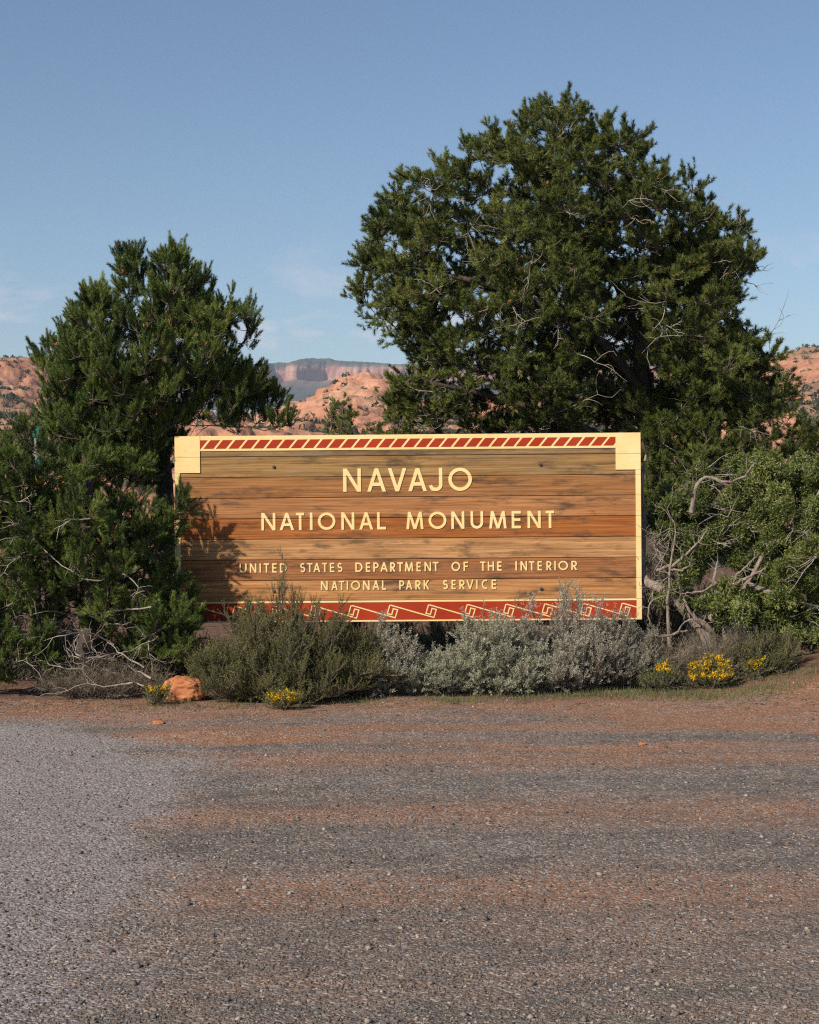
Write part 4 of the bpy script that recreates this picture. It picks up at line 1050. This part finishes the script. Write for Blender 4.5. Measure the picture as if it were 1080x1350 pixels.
# ------------------------------------------------------------------ shrubs
SAGE = [leaf_template(26, 0.075, 0.022, 0.0075, rt) for _ in range(4)]
BIT = [leaf_template(24, 0.085, 0.014, 0.0080, rt) for _ in range(4)]
STRAW = [leaf_template(8, 0.11, 0.05, 0.003, rt) for _ in range(3)]
FLW = [spray_template(22, 0.030, 0.012, rt) for _ in range(3)]
def shrub(name, label, cat, px, d, rx, ry, h, nst, ntw, tmpl, leafm, seed, group=None, tint0=0.5, stem_r=0.006, flowers=None, wisp=0.0, lean=(0, 0), scale=(0.8, 1.2), lo=0.3, upv=0.6):
    r = np.random.default_rng(seed)
    b = G(px, d); root = thing(name, label, cat, b, group)
    az = r.uniform(0, 2 * np.pi, nst); ra = np.sqrt(r.random(nst)); hh = np.sqrt(np.clip(1 - (ra * 0.93) ** 2, 0, 1)) * r.uniform(0.62, 1.0, nst)
    lump = 0.58 + 0.80 * vnoise(np.cos(az) * ra * 2.2 + 5, np.sin(az) * ra * 2.2 + 5, seed)
    hh = hh * lump
    sk = r.random(nst) < 0.30; ra = np.where(sk, r.uniform(0.65, 1.0, nst), ra); hh = np.where(sk, r.uniform(0.10, 0.45, nst), hh)
    hh = np.where(r.random(nst) < wisp, hh * r.uniform(1.05, 1.4, nst), hh)
    end = np.stack([ra * np.cos(az) * rx * (0.8 + 0.3 * lump) + lean[0], ra * np.sin(az) * ry + lean[1], np.maximum(hh, 0.08) * h], 1)
    st = np.stack([np.cos(az) * ra * rx * 0.16, np.sin(az) * ra * ry * 0.16, np.full(nst, -0.03)], 1)
    ctl = st * 0.55 + end * 0.45; ctl[:, 2] = end[:, 2] * 0.36; ctl[:, :2] += (end[:, :2] - st[:, :2]) * 0.16
    t = np.linspace(0, 1, 7)[None, :, None]
    P = st[:, None] * (1 - t) ** 2 + 2 * ctl[:, None] * t * (1 - t) + end[:, None] * t ** 2
    P[:, 1:] += r.normal(size=(nst, 6, 3)) * 0.010
    stems = Tubes(); stems.add(P, np.tile(np.linspace(stem_r, 0.0018, 7), (nst, 1)), 4)
    u = r.uniform(lo, 1.0, (nst, ntw)) ** 0.75; seg = np.clip((u * 6).astype(int), 0, 5); f = u * 6 - seg; a = np.arange(nst)[:, None]
    tp = P[a, seg] * (1 - f)[..., None] + P[a, seg + 1] * f[..., None]
    td = norm(norm(P[a, seg + 1] - P[a, seg]) * 0.6 + r.normal(size=(nst, ntw, 3)) * 0.55 + np.array([0, 0, upv]))
    tp = tp.reshape(-1, 3); td = td.reshape(-1, 3); m = len(tp)
    ln = r.uniform(0.02, 0.09, m)
    tp2 = tp + td * ln[:, None]
    tpath = np.stack([tp, tp2, tp2 + norm(td + [0, 0, 0.3]) * 0.05], 1)
    stems.add(tpath, np.tile([0.0022, 0.0017, 0.0011], (m, 1)), 3)
    link('stems', stems.mesh('stems'), root, M['stem'])
    V = []; tint = []
    ct = np.repeat(np.clip(tint0 + r.normal(size=nst) * 0.14, 0, 1), ntw); S = r.uniform(scale[0], scale[1], m)
    tp2 = tp + td * (ln * 0.7)[:, None]
    for k, T in enumerate(tmpl):
        sel = np.arange(m) % len(tmpl) == k
        V.append(bake(T, frames(td[sel] + [0, 0, 0.2], r), tp2[sel], S[sel]))
        tint.append(np.clip(np.repeat(ct[sel], len(T) * 3) + np.repeat(r.normal(size=sel.sum() * len(T)) * 0.12, 3), 0, 1))
    tag(link('foliage', raw_mesh('foliage', np.concatenate(V), 3, dict(tint=np.concatenate(tint))), root, leafm), kind='stuff')
    if flowers:
        top = np.argsort(-(P[:, -1, 2]))[:flowers]
        c = P[top, -1][:, None] + r.normal(size=(len(top), 5, 3)) * np.array([0.022, 0.022, 0.012]) + [0, 0, 0.03]
        c = c.reshape(-1, 3); V = []; tn = []
        for k, T in enumerate(FLW):
            sel = np.arange(len(c)) % 3 == k
            V.append(bake(T, frames(r.normal(size=(sel.sum(), 3)) * 0.4 + [0, 0, 1.0], r), c[sel], r.uniform(0.8, 1.3, sel.sum())))
            tn.append(np.repeat(np.clip(r.normal(0.5, 0.25, sel.sum() * len(T)), 0, 1), 3))
        tag(link('flowers', raw_mesh('flowers', np.concatenate(V), 3, dict(tint=np.concatenate(tn))), root, M['yellow']), kind='stuff')
    return root
gs = 'sagebrush in front of the sign'
shrub('bitterbrush', 'large dark green wispy bitterbrush in front of the sign lower left', 'shrub', 372, 13.7, 0.76, 0.50, 0.70, 210, 44, BIT, M['bitter'], 201, tint0=0.42, wisp=0.22, lo=0.12, upv=0.8)
shrub('bitterbrush', 'dark green bushy bitterbrush between the wispy one and the grey twiggy shrub', 'shrub', 452, 13.85, 0.42, 0.36, 0.52, 110, 38, BIT, M['bitter'], 202, tint0=0.38, wisp=0.25, lo=0.12, upv=0.8)
shrub('sagebrush', 'small thin grey twiggy sagebrush below the dark gap under the sign', 'shrub', 512, 13.95, 0.32, 0.28, 0.52, 55, 16, SAGE, M['sage_dark'], 203, gs, tint0=0.6, wisp=0.2)
shrub('sagebrush', 'low pale silvery sagebrush clump left of the broad silvery one', 'shrub', 578, 13.95, 0.26, 0.24, 0.36, 60, 18, SAGE, M['sage'], 204, gs, tint0=0.5, lo=0.15)
shrub('sagebrush', 'broad pale silvery sagebrush in the middle under the sign', 'shrub', 655, 14.1, 0.50, 0.40, 0.62, 150, 28, SAGE, M['sage'], 205, gs, tint0=0.55, lo=0.12)
shrub('sagebrush', 'tall dull grey sagebrush covering part of the red border', 'shrub', 752, 14.15, 0.42, 0.36, 0.82, 120, 26, SAGE, M['sage_dark'], 206, gs, tint0=0.62, wisp=0.15, lo=0.12)
shrub('sagebrush', 'dark grey-brown sagebrush in front of the sign lower right corner', 'shrub', 815, 14.3, 0.34, 0.34, 0.64, 90, 26, SAGE, M['sage_dark'], 207, gs, tint0=0.3, wisp=0.1, lo=0.12)
shrub('dry_shrub', 'pale dry straw-coloured shrub below the leaning juniper trunk', 'shrub', 880, 14.35, 0.42, 0.3, 0.42, 80, 12, STRAW, M['straw'], 208, tint0=0.6, stem_r=0.004)
shrub('dry_shrub', 'dry straw stalks behind the largest yellow flowering bush', 'shrub', 955, 14.55, 0.40, 0.3, 0.40, 70, 10, STRAW, M['straw'], 209, tint0=0.45, stem_r=0.004)
shrub('dark_shrub', 'dark shaded green shrub at the foot of the right-hand juniper', 'shrub', 1000, 14.5, 0.32, 0.26, 0.40, 60, 16, BIT, M['bitter'], 210, tint0=0.3)
shrub('rabbitbrush', 'largest yellow flowering rabbitbrush below the junipers', 'flowering bush', 937, 14.1, 0.17, 0.13, 0.20, 46, 8, BIT, M['rabbit'], 211, flowers=36, stem_r=0.003)
shrub('rabbitbrush', 'small yellow flowering bush at the foot of the dirt mound right edge', 'flowering bush', 998, 14.3, 0.07, 0.07, 0.13, 18, 8, BIT, M['rabbit'], 212, flowers=10, stem_r=0.003)
shrub('rabbitbrush', 'faded yellow flowering bush at the end of the grey sagebrush row', 'flowering bush', 866, 14.0, 0.13, 0.1, 0.16, 30, 9, BIT, M['rabbit'], 213, flowers=3, stem_r=0.003)
shrub('rabbitbrush', 'little yellow flower tuft at the gravel edge below the bitterbrush', 'flowering bush', 376, 13.15, 0.11, 0.07, 0.085, 26, 6, BIT, M['rabbit'], 214, flowers=18, stem_r=0.002)
shrub('rabbitbrush', 'tiny yellowish weed tuft left of the red boulder', 'flowering bush', 207, 13.35, 0.08, 0.06, 0.09, 20, 6, BIT, M['rabbit'], 215, flowers=3, stem_r=0.002)
shrub('dark_shrub', 'green twiggy shrub in the shade under the left end of the sign', 'shrub', 265, 14.7, 0.36, 0.25, 0.45, 50, 18, BIT, M['bitter'], 216, tint0=0.35)
shrub('dark_shrub', 'dark shrub in the deep shade behind the sign underside', 'shrub', 480, 16.4, 0.6, 0.4, 0.6, 60, 16, BIT, M['bitter'], 217, tint0=0.3)
shrub('dark_shrub', 'low dark shrub behind the sign above the silvery sagebrush', 'shrub', 600, 17.0, 0.7, 0.4, 0.55, 60, 16, BIT, M['bitter'], 218, tint0=0.25)

shrub('dark_shrub', 'shaded green shrub behind the dead limbs of the low left pine', 'shrub', 95, 15.3, 0.7, 0.4, 0.55, 70, 20, BIT, M['bitter'], 219, tint0=0.35)
shrub('dark_shrub', 'shaded green shrub between the low left pine and the red boulder', 'shrub', 190, 14.9, 0.45, 0.3, 0.45, 60, 20, BIT, M['bitter'], 220, tint0=0.35)
shrub('dark_shrub', 'tall dark shrub in the shade between the leaning juniper and the big pine', 'shrub', 885, 16.6, 0.55, 0.4, 1.25, 90, 24, BIT, M['bitter'], 222, tint0=0.3)
shrub('dark_shrub', 'grey-green shrub at the left edge behind the low pine', 'shrub', 15, 15.2, 0.7, 0.4, 0.75, 80, 22, SAGE, M['sage_dark'], 223, tint0=0.5)
shrub('dry_shrub', 'grey tangle of dry twigs under the low left pine', 'shrub', 130, 13.85, 0.55, 0.28, 0.30, 120, 9, STRAW, M['straw'], 221, tint0=0.5, stem_r=0.004, lo=0.1)
# grass along the edge of the gravel
def grass():
    r = np.random.default_rng(301)
    spots = [(600, 13.5, 0.16, 500), (470, 13.5, 0.25, 400), (840, 13.85, 0.5, 900), (930, 13.7, 0.5, 1100), (1010, 13.9, 0.35, 700), (1050, 14.2, 0.3, 500), (770, 13.8, 0.3, 400), (300, 13.25, 0.3, 260), (200, 13.2, 0.3, 120), (690, 13.7, 0.4, 350)]
    X = []; Y = []
    for px, d, s, n in spots:
        X.append(wx(px, d) + r.normal(size=n) * s * 0.7); Y.append(d + r.normal(size=n) * 0.10)
    X = np.concatenate(X); Y = np.concatenate(Y); n = len(X)
    Z = gz(X, Y); B = np.stack([X, Y, Z - 0.004], 1)
    l = r.uniform(0.02, 0.075, n); d = norm(r.normal(size=(n, 3)) * 0.45 + [0, 0, 1.0]); s = norm(np.cross(d, r.normal(size=(n, 3)))) * 0.0022
    V = np.stack([B - s, B + s, B + d * l[:, None]], 1).reshape(-1, 3)
    o = link('grass', raw_mesh('grass', V, 3, dict(tint=np.repeat(r.random(n), 3))), None, M['grass'])
    tag(o, 'thin green and straw grass along the gravel edge', 'grass', kind='stuff')
grass()

# fallen twigs and needles along the foot of the shrubs
def litter_twigs():
    r = np.random.default_rng(311); n = 1500
    d = r.normal(13.45, 0.32, n); x = r.uniform(-3.4, 3.6, n); keep = (d > 12.6) & (d < 14.3); x, d = x[keep], d[keep]
    left = r.random(len(x)) < np.where(x < -1.6, 1.0, 0.45); x, d = x[left], d[left]; n = len(x)
    a = r.uniform(0, 2 * np.pi, n); l = 0.02 + 0.16 * r.random(n) ** 3
    dx, dy = np.cos(a) * l, np.sin(a) * l * 0.8
    P = np.stack([np.stack([x + dx * t + 0.15 * l * r.normal(size=n), d + dy * t, gz(x + dx * t, d + dy * t) + 0.004 + 0.02 * l * t], 1) for t in (0, 0.35, 0.7, 1.0)], 1)
    tb = Tubes(); tb.add(P, np.tile(np.array([1.0, 0.9, 0.7, 0.4]) * 0.0021, (n, 1)), 4)
    tag(link('twig_litter', tb.mesh('twig_litter'), None, M['stem']), 'fallen grey twigs littering the dirt along the shrubs', 'twigs', kind='stuff')
litter_twigs()

# ------------------------------------------------------------------ boulders
def boulder(label, px, d, w, dp, h, seed, cracks, mat='boulder'):
    r = np.random.default_rng(seed); b = G(px, d)
    bm = bmesh.new(); bmesh.ops.create_icosphere(bm, subdivisions=5, radius=1.0)
    for v in bm.verts:
        c = np.array(v.co); e = np.sign(c) * np.abs(c) ** 0.72
        n = float(fbm(np.array(c[0] * 1.7 + c[2] * 0.9 + seed), np.array(c[1] * 1.7 - c[2] * 1.3), seed, 4)) - 0.5
        e = e * (1 + 0.42 * n)
        for z0, amp, sl in cracks:
            e[:2] *= 1 - amp * math.exp(-((c[2] - z0 - sl * c[0] + 0.12 * n) / 0.07) ** 2)
        f2 = float(fbm(np.array(c[0] * 4 + seed), np.array(c[2] * 4 + c[1] * 3), seed + 5, 3)) - 0.5
        e = e * (1 + 0.30 * f2)
        if cracks and c[1] < 0.3: e[1] += 0.09 * math.exp(-((c[0] - 0.30 - 0.3 * c[2] + 0.5 * f2) / 0.05) ** 2) * (c[2] < 0.15)
        v.co = (e[0] * w / 2, e[1] * dp / 2, (e[2] * 0.5 + 0.40) * h)
    for f in bm.faces: f.smooth = True
    me = bpy.data.meshes.new('boulder'); bm.to_mesh(me); bm.free()
    o = link('boulder', me, None, M[mat]); o.location = b
    tag(o, label, 'rock', 'red sandstone boulders')
boulder('cracked orange-red sandstone boulder at the foot of the left pine', 241, 13.7, 0.34, 0.28, 0.20, 401, [(0.02, 0.035, 0.35), (-0.4, 0.03, -0.3)])
boulder('pale pink boulder half hidden by dead limbs at the left edge', 36, 15.6, 0.5, 0.4, 0.36, 402, [(0.2, 0.05, 0.0)])
boulder('small flat reddish stone on the gravel left of centre', 209, 12.35, 0.085, 0.06, 0.026, 403, [])
boulder('small flat reddish stone on the dark gravel right of centre', 847, 11.35, 0.05, 0.05, 0.018, 404, [])

# ------------------------------------------------------------------ roadside markers glimpsed through the left pine
def tube_part(name, pts, rad, mat, parent, sides=14, cap=True):
    bm = bmesh.new(); a, b = Vector(pts[0]), Vector(pts[1]); d = b - a
    bmesh.ops.create_cone(bm, cap_ends=cap, segments=sides, radius1=rad, radius2=rad, depth=d.length, matrix=Matrix.Translation((a + b) / 2) @ d.to_track_quat('Z', 'Y').to_matrix().to_4x4())
    for f in bm.faces: f.smooth = len(f.verts) == 4
    return bm_obj(name, bm, mat, parent)
p = G(51, 14.35); zt = wz(606, 14.35) - p[2]; zy = wz(626, 14.35) - p[2]
mk = thing('marker_post', 'teal-capped yellow marker post glimpsed through the left pine', 'post', p)
tube_part('pole', ((0, 0, -0.1), (0, 0, zy - 0.08)), 0.018, M['steel'], mk); tube_part('band', ((0, 0, zy - 0.08), (0, 0, zy)), 0.030, M['yel_paint'], mk); tube_part('cap', ((0, 0, zy), (0, 0, zt)), 0.026, M['teal'], mk)
p = G(47, 19.0); zt = wz(562, 19.0) - p[2]
mk = thing('road_sign', 'small green sign plate above the left pine foliage at the left edge', 'sign', p)
tube_part('post', ((0, 0.02, -0.1), (0, 0.02, zt)), 0.02, M['galv'], mk)
bm = bmesh.new(); bmesh.ops.create_cube(bm, size=1, matrix=Matrix.Translation((0, -0.012, zt - 0.06)) @ Matrix.Diagonal((0.10, 0.006, 0.12, 1))); bmesh.ops.bevel(bm, geom=bm.edges[:], offset=0.002, segments=1, affect='EDGES')
bm_obj('plate', bm, M['green_sign'], mk)
p = G(61, 16.5); zt = wz(770, 16.5) - p[2]
mk = thing('marker_stake', 'thin orange-tipped marker stake low behind the left pine', 'post', p)
tube_part('stake', ((0, 0, -0.1), (0, 0, zt - 0.10)), 0.009, M['galv'], mk); tube_part('tip', ((0, 0, zt - 0.10), (0, 0, zt)), 0.011, M['orange'], mk)

# ------------------------------------------------------------------ air
bm = bmesh.new()
bmesh.ops.create_cube(bm, size=1.0, matrix=Matrix.Translation((0, 3700, 140)) @ Matrix.Diagonal((14400, 8400, 330, 1)))
hz = bm_obj('haze', bm, None, None)
hm = bpy.data.materials.new('haze'); hm.use_nodes = True; nt = hm.node_tree; nt.nodes.clear()
ho = nt.nodes.new('ShaderNodeOutputMaterial'); pv = nt.nodes.new('ShaderNodeVolumePrincipled')
pv.inputs['Color'].default_value = (0.62, 0.78, 1.0, 1); pv.inputs['Density'].default_value = 0.00013; pv.inputs['Anisotropy'].default_value = 0.0
nt.links.new(pv.outputs[0], ho.inputs['Volume'])
hz.data.materials.clear(); hz.data.materials.append(hm)
tag(hz, 'thin blue haze in the air towards the mesa', 'haze', kind='stuff')
